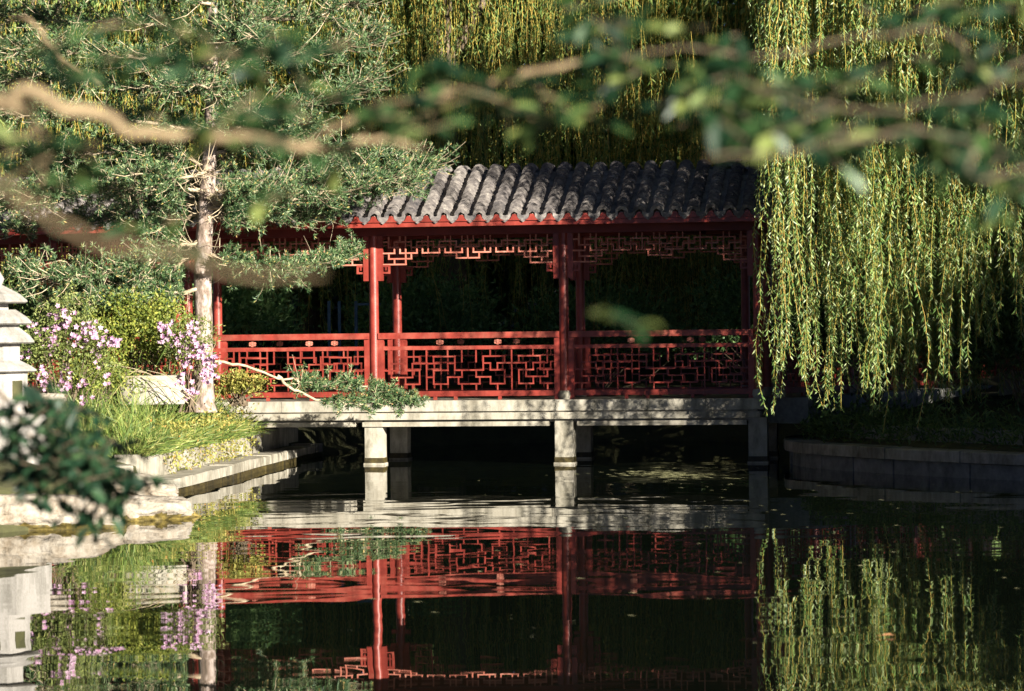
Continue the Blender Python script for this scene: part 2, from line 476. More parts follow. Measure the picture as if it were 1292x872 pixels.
def build_roof(L0, L1, parent):
    mb = MB()
    ry, rz = roof_profile(41)
    ty, tz = np.gradient(ry), np.gradient(rz)
    ln = np.hypot(ty, tz)
    ny_, nz_ = -tz / ln, ty / ln
    half = len(ry) // 2
    nrow = int(round((L1 - L0) / RX))
    rx = (L1 - L0) / nrow
    ns = 9
    ang = np.linspace(-.06 * math.pi, 1.06 * math.pi, ns)
    for r in range(nrow + 1):
        xc = L0 + r * rx
        v = []
        xj, hj = 0, 0
        for i in range(len(ry) - 1):
            lo, hi = (i, i + 1) if i < half else (i + 1, i)
            dx = .006 * rng.standard_normal()
            dh = .008 * rng.standard_normal()
            for (q, rr) in ((i, .097 if i < half else .078), (i + 1, .078 if i < half else .097)):
                cy, cz = ry[q] + ny_[q] * (.035 + dh), rz[q] + nz_[q] * (.035 + dh)
                lift = .014 if (rr > .09) else 0
                v.append(np.column_stack([xc + dx + rr * np.cos(ang), cy + ny_[q] * (rr * np.sin(ang) + lift), cz + nz_[q] * (rr * np.sin(ang) + lift)]))
        v = np.concatenate(v)
        k = 2 * (len(ry) - 1)
        f = []
        for a in range(k - 1):
            f += [[a * ns + c, a * ns + c + 1, (a + 1) * ns + c + 1, (a + 1) * ns + c] for c in range(ns - 1)]
        mb.add(v, f, 0)
        for e in (0, k - 1):       # closed ends at the eaves
            ring = v[e * ns:(e + 1) * ns]
            mb.add(np.vstack([ring, ring.mean(0)]), [[c, c + 1, ns] for c in range(ns - 1)], 0)
        if r < nrow:
            # concave channel to the right of this roll
            xm = xc + rx / 2
            w = np.linspace(-.5, .5, 5)
            vv = []
            for i in range(len(ry)):
                st = .012 if (i % 3 == 0) else 0
                dep = -.045 * (1 - (2 * w) ** 2) + st
                vv.append(np.column_stack([xm + w * rx * .98, ry[i] + ny_[i] * (dep + .04), rz[i] + nz_[i] * (dep + .04)]))
            vv = np.concatenate(vv)
            mb.add(vv, [[a * 5 + c, a * 5 + c + 1, (a + 1) * 5 + c + 1, (a + 1) * 5 + c] for a in range(len(ry) - 1) for c in range(4)], 1)
            # pointed drip tile closing the channel at both eaves
            for (yy, sg) in ((ry[0], -1), (ry[-1], 1)):
                j = rng.uniform(-.008, .008)
                poly = [(-.085, .045), (-.04, .02), (0, .01), (.04, .02), (.085, .045), (.082, -.01), (.055, -.05), (0, -.092), (-.055, -.05), (-.082, -.01)]
                poly = [(xm + a + j, Z_EAVE + c + .018) for a, c in poly]
                mb.prism(poly, yy + sg * .012, yy + sg * .030, 0)
    # gables closed by a board just inside the last row
    rf = mb.build('roof', [M['tile'], M['channel']], parent)
    # sheathing seen from below, eave boards with scalloped tops, rafters
    sh = MB()
    vv = []
    for i in range(0, len(ry), 4):
        vv += [(L0, ry[i], rz[i] - .05), (L1, ry[i], rz[i] - .05)]
    kk = len(vv) // 2
    sh.add(vv, [[2 * i, 2 * i + 1, 2 * i + 3, 2 * i + 2] for i in range(kk - 1)])
    nr = int((L1 - L0) / .2)
    for i in range(nr + 1):
        x = L0 + (L1 - L0) * i / nr
        for s in (0, 1):
            a = np.array([x, ry[1] if s == 0 else ry[-2], rz[1] - .075])
            b1 = np.array([x, DEPTH / 2, rz[half] - .14])
            sh.tube([a, a * .5 + b1 * .5 - np.array([0, 0, .03]), b1], .03, 5)
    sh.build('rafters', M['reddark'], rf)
    for yy, sg in ((ry[0], -1), (ry[-1], 1)):
        eb = MB()
        eb.bb(L0, L1, yy + sg * -.04, yy + sg * .004 + .002, Z_EAVE - .115, Z_EAVE - .048) if sg < 0 else eb.bb(L0, L1, yy - .04, yy + .004, Z_EAVE - .115, Z_EAVE - .048)
        for r in range(nrow + 1):
            xc = L0 + r * rx
            pts = [(xc - rx / 2, Z_EAVE - .046), (xc + rx / 2, Z_EAVE - .046), (xc + rx * .22, Z_EAVE - .02), (xc + rx * .09, Z_EAVE + .045), (xc - rx * .09, Z_EAVE + .045), (xc - rx * .22, Z_EAVE - .02)]
            eb.prism(pts, yy - .030, yy - .008) if sg < 0 else eb.prism(pts, yy + .008, yy + .030)
        eb.build('eave_board', M['red'], rf)
    return rf


def column_mesh(h0):
    mb = MB()
    mb.lathe([(.069, h0), (.071, h0 + 1.0), (.068, 3.42)], n=18)
    return mb


def build_corridor(root, xs, zdeck, Lr0, Lr1, skip_rear=(), rails=True, deck=None, panel_gap=()):
    """root: Empty; xs: column positions along it; zdeck: floor level"""
    build_roof(Lr0, Lr1, root)
    zb = zdeck + .125
    for row, y in ((0, 0.0), (1, DEPTH)):
        bm = MB()
        bm.bb(xs[0] - .25, xs[-1] + .25, y - .07, y + .07, 3.385, 3.56)
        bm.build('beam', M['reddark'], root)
        for i, x in enumerate(xs):
            if row == 1 and i in skip_rear:
                continue
            c = column_mesh(zb)
            c.v = [q + np.array([x, y, 0]) for q in c.v]
            o = c.build('column', M['red'], root, smooth=True)
            bs = MB()
            bs.lathe([(.085, zdeck), (.100, zdeck + .05), (.095, zdeck + .1), (.078, zdeck + .128)], (x, y, 0), 14)
            bs.build('base_stone', M['stone'], o, smooth=True)
        for i in range(len(xs) - 1):
            a, e = xs[i] + .105, xs[i + 1] - .105
            if row == 1 and (i in skip_rear or i + 1 in skip_rear):
                continue
            # hanging lattice under the beam, between two side boards
            lt = MB()
            x0, x1 = a + .045, e - .045
            fret(lt, FR, x0, x1, 3.375, (x1 - x0) / 30, .083, y)
            fo = lt.build('hanging_lattice', M['redpale'], root)
            for s, xx in ((1, a), (-1, e)):
                fb = MB()
                fb.bb(xx - .043, xx + .043, y - .03, y + .03, 2.72, 3.383)
                hx = xx + s * .043
                for (u0, u1, w0, w1) in ((0, .105, 2.925, 2.955), (.075, .105, 2.825, 2.925), (0, .075, 2.825, 2.853), (.03, .055, 2.875, 2.925)):
                    p0, p1 = hx + s * u0, hx + s * u1
                    fb.bb(min(p0, p1), max(p0, p1), y - .018, y + .018, w0, w1)
                fb.build('side_board', M['red'], fo)
            if not rails or i in panel_gap:
                continue
            rb = MB()
            for xx in (a, e):
                rb.bb(xx - .042, xx + .042, y - .035, y + .035, zdeck + .004, zdeck + .91)
            x0, x1 = a + .042, e - .042
            rb.bb(xs[i] + .066, xs[i + 1] - .066, y - .065, y + .065, zdeck + .912, zdeck + 1.0)
            rb.bb(x0, x1, y - .028, y + .028, zdeck + .745, zdeck + .80)
            rb.bb(x0, x1, y - .028, y + .028, zdeck + .055, zdeck + .135)
            for q in (.3, .42, .68):
                xx = x0 + (x1 - x0) * q
                rb.bb(xx - .025, xx + .025, y - .022, y + .022, zdeck + .002, zdeck + .054)
            ro = rb.build('railing', M['red'], root)
            lt = MB()
            fret(lt, RL, x0, x1, zdeck + .745, (x1 - x0) / 24, .61 / 6, y)
            lt.build('fretwork', M['red'], ro)
            for q in (.33, .67):
                om = MB()
                xx = x0 + (x1 - x0) * q
                zc = zdeck + .856
                for k in range(6):
                    an = k * math.pi / 3 + .5
                    pts = [(xx + .028 * math.cos(an) * 1.25 + .024 * math.cos(b2), zc + .024 * math.sin(an) + .021 * math.sin(b2)) for b2 in np.arange(6) * math.pi / 3]
                    om.prism(pts, y - .014, y + .014)
                om.prism([(xx + .016 * math.cos(b2), zc + .016 * math.sin(b2)) for b2 in np.arange(8) * math.pi / 4], y - .022, y + .022)
                om.build('carved_flower', M['redpale'], ro)


A_MAIN = -9.5
BAY = 2.85
F0 = P(474, 585, 45.0)
F0[2] = 0
bridge = thing('covered_bridge', F0, 'red lattice covered bridge with grey tiled roof standing on stone piers in the pond', 'bridge', rz=R(A_MAIN))
xs = [-BAY, 0, BAY, 2 * BAY]
build_corridor(bridge, xs, .945, -BAY - .35, 2 * BAY + .45)
dk = MB()
xj = [-BAY - .25, -1.35, BAY * .965, 2 * BAY * .72, 2 * BAY + .1]
for a, e in zip(xj[:-1], xj[1:]):
    dk.bb(a + .003, e - .003, -.30, DEPTH + .3, .785, .945)
xj = [-BAY - .2, -.28, BAY * .945, 2 * BAY * .73, 2 * BAY + .05]
for a, e in zip(xj[:-1], xj[1:]):
    dk.bb(a + .004, e - .004, -.335, DEPTH + .335, .665, .762)
dk.bb(-BAY - .15, 2 * BAY, -.25, DEPTH + .25, .755, .79)
for a, e in ((-BAY, -.25), (-.13, BAY - .2), (BAY + .22, 2 * BAY - .15)):
    dk.bb(a, e, -.30, -.02, .565, .632)
    dk.bb(a, e, DEPTH + .02, DEPTH + .3, .565, .632)
dk.bb(-BAY - .15, 2 * BAY, -.2, DEPTH + .2, .62, .67)
dk.build('deck', M['stone'], bridge)
for x in (-BAY - .05, 0.03, BAY + .02, 2 * BAY):
    for y in (-.12, DEPTH):
        pm = MB()
        pm.bb(x - .135, x + .135, y - .14, y + .14, .10, .664)
        pm.bb(x - .152, x + .152, y - .157, y + .157, -1.0, .028)
        po = pm.build('pier', M['stone'], bridge)
        w = MB()
        w.bb(x - .142, x + .142, y - .147, y + .147, .022, .105)
        w.build('waterline_band', M['wet'], po)

# left corridor on land, turning slightly away
c0 = np.array(bridge.location) + np.array([math.cos(R(A_MAIN)), math.sin(R(A_MAIN)), 0]) * (-BAY)
AL = -23.0
n_l = 3
span = 2.4
lo = c0 - np.array([math.cos(R(AL)), math.sin(R(AL)), 0]) * span * n_l
leftc = thing('covered_corridor', lo, 'red corridor half hidden behind the pine, leading off from the left end of the bridge', 'corridor', rz=R(AL))
build_corridor(leftc, [span * i for i in range(n_l + 1)][:-1] + [span * n_l - .16], .945, -.3, span * n_l + .0, skip_rear=(3,))
fl = MB()
fl.bb(-.4, span * n_l - .2, -.33, DEPTH + .3, .3, .94)
fl.build('plinth', M['stone'], leftc)
c1 = np.array(bridge.location) + np.array([math.cos(R(A_MAIN)), math.sin(R(A_MAIN)), 0]) * (2 * BAY + .3)
AR = 64.0
rightc = thing('covered_corridor', c1, 'shaded red corridor behind the willow, running back from the right end of the bridge', 'corridor', rz=R(AR))
build_corridor(rightc, [0.0 + 3.0 * i for i in range(6)], .945, .5, 15.6, skip_rear=(0,))
fl = MB()
fl.bb(.3, 15.4, -.33, DEPTH + .3, .56, .94)
fl.build('plinth', M['darkstone'], rightc)


# ------------------------------------------------------------------ stone embankments, rocks, lantern
def offset_line(d, i0, i1):
    s = shore[i0:i1]
    return s + nor[i0:i1] * d


def idx(x, y):
    return int(np.argmin(np.hypot(shore[:, 0] - x, shore[:, 1] - y)))


def course(mb, line, thick, z0, z1, blk, m=0, jit=.012):
    """a course of cut blocks along a plan polyline, thick inland"""
    seg = np.hypot(*np.diff(line, axis=0).T)
    s = np.concatenate([[0], np.cumsum(seg)])
    q = 0
    while q < s[-1] - .15:
        l = min(blk * rng.uniform(.8, 1.25), s[-1] - q)
        k = 4
        u = np.linspace(q + .012, q + l - .012, k)
        px = np.column_stack([np.interp(u, s, line[:, 0]), np.interp(u, s, line[:, 1])])
        t = nrm(np.gradient(px, axis=0))
        nn = np.column_stack([-t[:, 1], t[:, 0]])
        j = rng.uniform(-jit, jit)
        zt, zt2 = z1 + rng.uniform(-jit, jit), z1 + rng.uniform(-jit, jit)
        zz = np.linspace(zt, zt2, k)
        fr, bk = px + nn * j, px + nn * (thick + j)
        v = np.concatenate([np.column_stack([fr, np.full(k, z0)]), np.column_stack([fr, zz - .012]), np.column_stack([fr + nn * .012, zz]), np.column_stack([bk, zz]), np.column_stack([bk, np.full(k, z0)])])
        f = []
        for r in range(4):
            for c in range(k - 1):
                f.append([r * k + c, r * k + c + 1, (r + 1) * k + c + 1, (r + 1) * k + c])
        mb.add(v, f, m)
        for c in (0, k - 1):
            mb.add(v[[c, k + c, 2 * k + c, 3 * k + c, 4 * k + c]], [[0, 1, 4], [1, 2, 4], [2, 3, 4]], m)
        q += l


ia, ib = idx(-4.15, 36.4), idx(-2.9, 49.0)
emb = thing('stone_embankment', (*shore[ia], 0), 'low pale stone embankment below the grass, curving under the left end of the bridge', 'embankment')
w = MB(); course(w, offset_line(.38, ia, ib), .3, .1, .50, .95)
w.build('wall', M['stone'], emb, origin=(*shore[ia], 0))
w = MB(); course(w, offset_line(-.02, ia, ib), .42, .075, .20, 1.3)
w.build('ledge', M['stone'], emb, origin=(*shore[ia], 0))
w = MB(); course(w, offset_line(.0, ia, ib), .3, -.5, .073, 1.0)
w.build('footing', M['wet'], emb, origin=(*shore[ia], 0))  # dark colour stands in for the ledge's overhang shadow

ja, jb = idx(4.3, 46.0), idx(9.2, 34)
emb2 = thing('stone_embankment', (*shore[ja], 0), 'dark curved stone pond edge in shade under the willow', 'embankment')
w = MB(); course(w, offset_line(-.06, ja, jb), .45, .20, .345, 1.6)
w.build('coping', M['stone'], emb2, origin=(*shore[ja], 0))
w = MB(); course(w, offset_line(.03, ja, jb), .3, -.5, .198, .8)
w.build('wall', M['darkstone'], emb2, origin=(*shore[ja], 0))
w = MB(); course(w, offset_line(.62, ja, jb), .25, .25, .60, 1.1)
w.build('upper_kerb', M['darkstone'], emb2, origin=(*shore[ja], 0))


def rock_mesh(size, seed, sub=5, rough=.22):
    import bmesh
    from mathutils import noise
    bm = bmesh.new()
    bmesh.ops.create_icosphere(bm, subdivisions=sub, radius=1.0)
    off = Vector((seed * 3.7, seed * 1.3, seed * 2.1))
    rr = np.random.default_rng(int(seed * 100))
    pl = [Vector(nrm(rr.standard_normal(3) * [1, 1, .8])) for _ in range(13)] + [Vector((0.05, .1, 1)).normalized()]
    hh = list(rr.uniform(.62, .86, 13)) + [.6]
    for v in bm.verts:
        c = v.co.copy()
        d = 1 + rough * 1.3 * noise.noise(c * 1.2 + off)
        for nn, h in zip(pl, hh):
            e = c.dot(nn) * d
            if e > h:
                d *= 1 - .92 * (e - h) / e
        d += rough * .30 * noise.noise(c * 4 + off) + rough * .18 * noise.noise(c * 9 + off) + rough * .10 * noise.noise(c * 21 + off)
        cr = abs(noise.noise(Vector((c.x * 1.5, c.y * 1.5, c.z * 5)) + off))
        d -= .05 * max(0, 1 - cr / .05)
        v.co = Vector((c.x * d * size[0], c.y * d * size[1], c.z * d * size[2]))
    me = bpy.data.meshes.new('rock')
    bm.to_mesh(me)
    bm.free()
    me.polygons.foreach_set('use_smooth', [True] * len(me.polygons))
    return me


def rock(px, py, Y, size, seed, label, mat='rock', rz=0.0, rough=.22, name='rock', moss=False):
    c = P(px, py, Y)
    me = rock_mesh(size, seed, rough=rough)
    me.materials.append(M[mat])
    o = bpy.data.objects.new(name, me)
    o.location = c
    o.rotation_euler = (0, 0, rz)
    col.objects.link(o)
    tag(o, label, 'rock', 'rocks along the left shore')
    if moss:
        me.materials.append(M['moss'])
        vz = np.array([v.co.z for v in me.vertices])
        for p in me.polygons:
            if p.center.z + c[2] < .055 + .014 * math.sin(p.center.x * 13 + seed) + .010 * math.sin(p.center.x * 31 + p.center.y * 9): p.material_index = 1
    return o


rock(40, 652, 30.6, (.95, .75, .36), 1.0, 'big smooth pale boulder at the water edge, leftmost of the shore rocks', moss=True)
rock(38, 624, 32.2, (.72, .5, .20), 2.2, 'long flat cracked pale rock lying above the big smooth boulder', moss=True)
rock(165, 648, 31.9, (.60, .60, .30), 3.1, 'broad pale rock with flat top jutting into the water right of the boulder', moss=True)
rock(196, 620, 33.4, (.30, .32, .14), 4.4, 'small light rock resting on top behind the broad jutting rock', moss=True)
rock(214, 652, 32.2, (.36, .34, .14), 5.0, 'low mossy yellow stone at the waterline, rightmost of the shore rocks', moss=True)
rock(102, 618, 32.8, (.36, .35, .22), 6.3, 'grey brown stone between the flat rock and the broad rock', moss=True)
rock(122, 664, 31.0, (.20, .22, .14), 7.9, 'small dark wet stone in the water between boulder and broad rock', 'wet', moss=True)
rock(150, 612, 34.6, (.5, .4, .22), 11.2, 'pale rough rock below the end of the embankment wall', moss=True)
rock(75, 398, 41.5, (.20, .18, .24), 8.8, 'upright beige rock standing behind the pink azalea', rough=.3)
rock(66, 505, 35.5, (.19, .18, .13), 9.4, 'small pale rock beside the stone lantern under the azalea')


def stone_block(px0, px1, py0, py1, Y, dep, rz, label, mat, name='stone_block', tilt=.03):
    a, e = P(px0, py1, Y), P(px1, py0, Y)
    mb = MB()
    w, h = e[0] - a[0], e[2] - a[2]
    nxs, nzs = 10, 6
    mb.box((0, 0, h / 2), (w, dep, h))
    o = mb.build(name, M[mat], origin=((a[0] + e[0]) / 2, Y + dep / 2, a[2]))
    o.data.update()
    for v in o.data.vertices: v.co.x += rng.uniform(-.03, .03); v.co.z += rng.uniform(-.03, .03)
    o.data.vertices[0].co.x += .0
    o.location = ((a[0] + e[0]) / 2, Y + dep / 2, a[2])
    for v in o.data.vertices: v.co = Vector((v.co.x, v.co.y, v.co.z))
    o.rotation_euler = (tilt, 0, rz)
    bv = o.modifiers.new('bevel', 'BEVEL'); bv.width = .02; bv.segments = 2
    return tag(o, label, 'stone')


def block_at(c, s, rz, mat, label, name='stone_block', cat='stone', bev=.02, group=None):
    mb = MB(); mb.box((0, 0, s[2] / 2), s)
    o = mb.build(name, M[mat]); o.location = tuple(c); o.rotation_euler = (0, 0, rz)
    b = o.modifiers.new('bevel', 'BEVEL'); b.width = bev; b.segments = 2
    return tag(o, label, cat, group)


c = P(188, 511, 39.2)
block_at((c[0], c[1] + .2, c[2]), (.84, .4, .38), R(14), 'stone', 'white stone block in the grass left of the pine trunk')
c = P(40, 612, 33.8)
block_at((c[0], c[1], c[2]), (1.0, .5, .16), R(-6), 'rock', 'pale flat stone slab above the shore rocks below the lantern')
c = P(145, 606, 36.0)
block_at((c[0], c[1], c[2]), (.42, .4, .18), R(10), 'stone', 'short cut stone closing the end of the embankment wall')
c = P(1282, 505, 44.5)
block_at((c[0], c[1], c[2]), (.5, .4, .42), R(-8), 'granite', 'grey stone block in shade at the right edge under the willow')

# stone lantern at the left edge
LY = 33.0
lc = P(-6, 560, LY)
lan = thing('stone_lantern', (lc[0], LY, lc[2]), 'pale granite pagoda lantern with stacked roof tiers at the left edge', 'lantern')
pxm = FPX / LY


def lz(py): return (560 - py) / pxm


def tier(name, hw_low, hw_top, z0, z1, lip=.03):
    mb = MB()
    n = 6
    ang = np.arange(n) * 2 * math.pi / n
    rows = [(hw_low * .92, z0), (hw_low, z0 + .015), (hw_low * .99, z0 + lip), (hw_low * .7 + hw_top * .3, z0 + (z1 - z0) * .5), (hw_top, z1)]
    v = np.concatenate([np.column_stack([r * np.cos(ang), r * np.sin(ang), np.full(n, z)]) for r, z in rows])
    f = [[r * n + i, r * n + (i + 1) % n, (r + 1) * n + (i + 1) % n, (r + 1) * n + i] for r in range(len(rows) - 1) for i in range(n)]
    mb.add(v, f)
    mb.add(v[:n], [[0, q + 1, q] for q in range(1, n - 1)])
    mb.add(v[-n:], [[0, q, q + 1] for q in range(1, n - 1)])
    o = mb.build(name, M['granite'], lan)
    return o


def drum(name, r, z0, z1, n=6, rot=0.0):
    mb = MB()
    ang = np.arange(n) * 2 * math.pi / n + rot
    v = np.concatenate([np.column_stack([r * np.cos(ang), r * np.sin(ang), np.full(n, z)]) for z in (z0, z1)])
    mb.add(v, [[i, (i + 1) % n, n + (i + 1) % n, n + i] for i in range(n)])
    mb.add(v[:n], [[0, q + 1, q] for q in range(1, n - 1)])
    mb.add(v[n:], [[0, q, q + 1] for q in range(1, n - 1)])
    return mb.build(name, M['granite'], lan)


drum('foot', .60, -.35, lz(548))
drum('base', .58, lz(548), lz(523))
drum('plinth', .37, lz(523), lz(514))
lb = drum('light_box', .36, lz(514), lz(470))
for k in range(6):
    an = (k + .5) * math.pi / 3
    wmb2 = MB()
    wmb2.box((0, 0, 0), (.008, .16, .2))
    wo = wmb2.build('window', M['soil'], lb)
    wo.location = (math.cos(an) * (.36 * math.cos(math.pi / 6) + .003), math.sin(an) * (.36 * math.cos(math.pi / 6) + .003), lz(492))
    wo.rotation_euler = (0, 0, an)
tier('roof_tier', .46, .28, lz(470), lz(455))
drum('shaft', .28, lz(456), lz(434))
tier('roof_tier', .44, .27, lz(434), lz(413))
drum('collar', .27, lz(414), lz(410))
tier('roof_tier', .415, .24, lz(410), lz(391))
drum('collar', .16, lz(392), lz(383))
tier('roof_tier', .37, .10, lz(383), lz(360))
fm = MB(); fm.lathe([(.09, lz(361)), (.12, lz(352)), (.08, lz(344)), (.02, lz(332))], n=12)
fm.build('finial', M['granite'], lan, smooth=True)


# ------------------------------------------------------------------ plants
def dome_points(n, c, r, shell=.55, flat_bottom=True):
    d = nrm(rng.standard_normal((n, 3)))
    if flat_bottom:
        d[:, 2] = np.where(d[:, 2] < -.25, -d[:, 2], d[:, 2])
    q = shell + (1 - shell) * rng.random((n, 1))
    lump = 1 + .16 * np.sin(d[:, :1] * 5 + c[0]) * np.cos(d[:, 1:2] * 4 + c[1]) + .12 * np.sin(d[:, 2:] * 7 + c[0] * 2)
    return np.asarray(c) + d * q * lump * np.asarray(r), d


def bush(name, base, r, label, cat, mat, n, leaf=(.07, .035), group=None, stems=9, shell=.45):
    """leafy shrub: stems from the base, leaves in small sprays through the crown volume"""
    base = np.asarray(base, float)
    root = thing(name, base, label, cat, group)
    c = base + np.array([0, 0, r[2] * .55])
    pts, d = dome_points(n // 6, c, (r[0], r[1], r[2] * .6), shell)
    st = MB()
    tips = pts[rng.choice(len(pts), min(stems * 3, len(pts)), replace=False)]
    for tp in tips:
        m_ = base * .5 + tp * .5 + rng.normal(0, .06, 3)
        st.tube(spline([base + rng.normal(0, .06, 3) * [1, 1, 0], m_, tp], 7), np.linspace(.014, .003, 7), 5)
    st.build('stem', M['bark'], root, origin=base)
    cc = np.repeat(pts, 6, 0) + rng.normal(0, leaf[0] * .8, (len(pts) * 6, 3))
    dd = nrm(np.repeat(d, 6, 0) * .7 + rng.standard_normal((len(cc), 3)) * .9 + [0, 0, .35])
    lf = MB()
    lf.leaves(cc, dd, leaf[0] * rng.uniform(.6, 1.25, len(cc)), leaf[1] * rng.uniform(.7, 1.2, len(cc)))
    lf.build('foliage', mat, root, origin=base)
    return root, pts, d


def blossoms(root, base, centers, n_per=(5, 9), spread=.04):
    mb = MB()
    for c in centers:
        for _ in range(rng.integers(*n_per)):
            q = c + rng.normal(0, spread, 3)
            ax = nrm(np.array([rng.normal(0, .6), -1 + rng.normal(0, .4), rng.normal(.2, .5)]))
            u = nrm(np.cross(ax, rng.standard_normal(3)))
            w_ = np.cross(ax, u)
            a0 = rng.uniform(0, 6)
            ang = a0 + np.arange(5) * 2 * math.pi / 5
            dirs = np.cos(ang)[:, None] * u + np.sin(ang)[:, None] * w_ + ax * .35
            mb.leaves(np.repeat(q[None], 5, 0), dirs, rng.uniform(.028, .044), rng.uniform(.024, .034), side=np.repeat(ax[None], 5, 0))
    return mb.build('blossoms', M['petal'], root, origin=base)


# yellow-green shrub and the two azaleas on the left bank
b0 = P(170, 508, 40.3)
bush('yellow_green_shrub', b0, (.85, .6, 1.25), 'bright yellow green shrub behind the white stone block', 'shrub', M['yellow_leaf'], 7000, (.06, .032))
b1_ = P(120, 515, 39.0)
bush('low_shrub', b1_, (.55, .45, .55), 'low yellow leaved shrub in front of the bright shrub, left of the white block', 'shrub', M['yellow_leaf'], 2600, (.05, .028))
b2 = P(84, 545, 37.5)
az, pts, d = bush('pink_azalea', b2, (.66, .5, 1.42), 'large pink flowering azalea beside the stone lantern', 'flowering shrub', M['azalea_leaf'], 5200, (.055, .024), shell=.5)
spots = [(72, 398), (86, 400), (62, 418), (70, 415), (78, 412), (88, 408), (66, 432), (72, 430), (92, 432), (113, 410), (120, 416), (117, 424), (108, 420), (128, 430), (140, 430), (147, 432), (60, 440), (45, 410), (88, 445),
         (84, 470), (82, 486), (88, 488), (104, 484), (55, 480), (58, 497), (52, 470), (38, 445), (95, 425), (102, 432), (124, 455), (136, 475), (68, 505), (108, 505), (50, 425), (78, 395), (128, 440)]
blossoms(az, b2, [P(x, y, 37.5 - .35 * rng.random() - .1) for x, y in spots])
b3 = P(240, 520, 39.6)
az2, pts, d = bush('pink_azalea', b3, (.42, .36, 1.2), 'slender pink flowering azalea in front of the pale pine trunk', 'flowering shrub', M['azalea_leaf'], 1500, (.055, .022), shell=.4)
spots = [(200, 412), (207, 418), (214, 424), (222, 432), (215, 410), (228, 440), (236, 432), (244, 418), (246, 428), (238, 446), (250, 440), (256, 448), (248, 450), (262, 455), (268, 462), (266, 468), (258, 470), (234, 458), (228, 455),
         (230, 478), (238, 492), (240, 498), (226, 425), (204, 428), (254, 436), (270, 450), (244, 410), (270, 475), (262, 478)]
blossoms(az2, b3, [P(x, y, 39.6 - .3 * rng.random() - .1) for x, y in spots], (5, 11))
# bare arching canes over the white block
cane = MB()
for k in range(7):
    a = P(rng.uniform(215, 250), rng.uniform(500, 512), 38.95)
    e = P(rng.uniform(140, 215), rng.uniform(455, 500), 38.95 + rng.uniform(-.2, .2))
    cane.tube(spline([a, a * .5 + e * .5 + np.array([0, 0, .12]), e], 8), np.linspace(.007, .003, 8), 4)
cane.build('cane', M['twig'], az2, origin=b3)


def land_points(n, pxr, Yr):
    out = []
    while len(out) < n:
        Yq = rng.uniform(*Yr)
        x = (rng.uniform(*pxr) - 646) / FPX * Yq
        k = np.argmin(np.hypot(shore[:, 0] - x, shore[:, 1] - Yq))
        dist = np.dot(np.array([x, Yq]) - shore[k], nor[k])
        if dist > .55:
            out.append((x, Yq, ground_z(dist, Yq)))
    return np.array(out)


# grass on the left bank
gm = MB()
p = land_points(15000, (95, 372), (36.6, 44.5))
k = 5
p = p + np.stack([rng.normal(0, .03, len(p)), rng.normal(0, .03, len(p)), np.zeros(len(p))], 1)
cl_ = .75 + .5 * np.sin(p[:, 0] * 9.1 + 2 * np.sin(p[:, 1] * 4)) * np.sin(p[:, 1] * 7.7)
hgt = cl_ * rng.uniform(.16, .68, len(p)) * np.where(rng.random(len(p)) < .05, 1.6, 1) * (1 + .35 * np.sin(p[:, 0] * 5) * np.sin(p[:, 1] * 3.3))
lean = np.stack([rng.normal(0, .32, len(p)) - .1, rng.normal(-.1, .3, len(p)), np.ones(len(p))], 1)
gm.leaves(p, lean, hgt, rng.uniform(.010, .02, len(p)))
wl = offset_line(.44, idx(-4.1, 36.6), idx(-3.45, 44.4))
pe = wl[rng.integers(0, len(wl), 1900)] + rng.normal(0, .07, (1900, 2))
p = np.vstack([p, np.column_stack([pe, np.full(len(pe), .46)])])
hgt = np.concatenate([hgt, rng.uniform(.14, .42, len(pe))])
lean = np.vstack([lean, np.column_stack([rng.normal(.45, .4, len(pe)), rng.normal(-.3, .35, len(pe)), rng.uniform(.3, 1, len(pe))])])
gm.leaves(p[-len(pe):], lean[-len(pe):], hgt[-len(pe):], .014)
tip = p + nrm(lean) * hgt[:, None] * .75
gm.leaves(tip, lean + np.stack([rng.normal(0, .8, len(p)), rng.normal(0, .6, len(p)), np.full(len(p), -.3)], 1), hgt * .5, .012)
tag(gm.build('grass', M['grass']), 'tall mixed green grass on the left bank', 'grass', kind='stuff')
# creeping weeds hanging over the embankment wall
cm = MB()
line = offset_line(.42, idx(-3.98, 37.9), idx(-3.45, 44.4))
cc = []
for _ in range(520):
    q = line[rng.integers(len(line))]
    h = abs(rng.normal(0, .16)) + .02
    cc.append((q[0] + rng.normal(.02, .12), q[1] + rng.normal(0, .15), .5 + rng.uniform(-.28, .35)))
cc = np.array(cc)
cc = np.repeat(cc, 7, 0) + rng.normal(0, .06, (len(cc) * 7, 3))
cm.leaves(cc, rng.standard_normal((len(cc), 3)) + [.2, -.4, .3], rng.uniform(.03, .065, len(cc)), rng.uniform(.018, .032, len(cc)))
tag(cm.build('creeping_weeds', M['creeper']), 'yellow green weeds spilling over the embankment wall', 'weeds', kind='stuff')


# shaded weeds on the right bank
cm = MB()
line = np.concatenate([offset_line(.95, ja, jb), offset_line(1.5, ja, jb), offset_line(2.2, ja, jb), offset_line(.5, ja, jb)])
q = line[rng.integers(0, len(line), 2600)]
cc = np.column_stack([q + rng.normal(0, .16, q.shape), .42 + abs(rng.normal(0, .16, len(q)))])
cc = np.repeat(cc, 5, 0) + rng.normal(0, .05, (len(cc) * 5, 3))
cm.leaves(cc, rng.standard_normal((len(cc), 3)) + [-.2, -.2, .6], rng.uniform(.06, .16, len(cc)), rng.uniform(.02, .04, len(cc)))
tag(cm.build('undergrowth', M['mid_leaf']), 'shaded weeds growing behind the dark pond edge under the willow', 'weeds', kind='stuff')

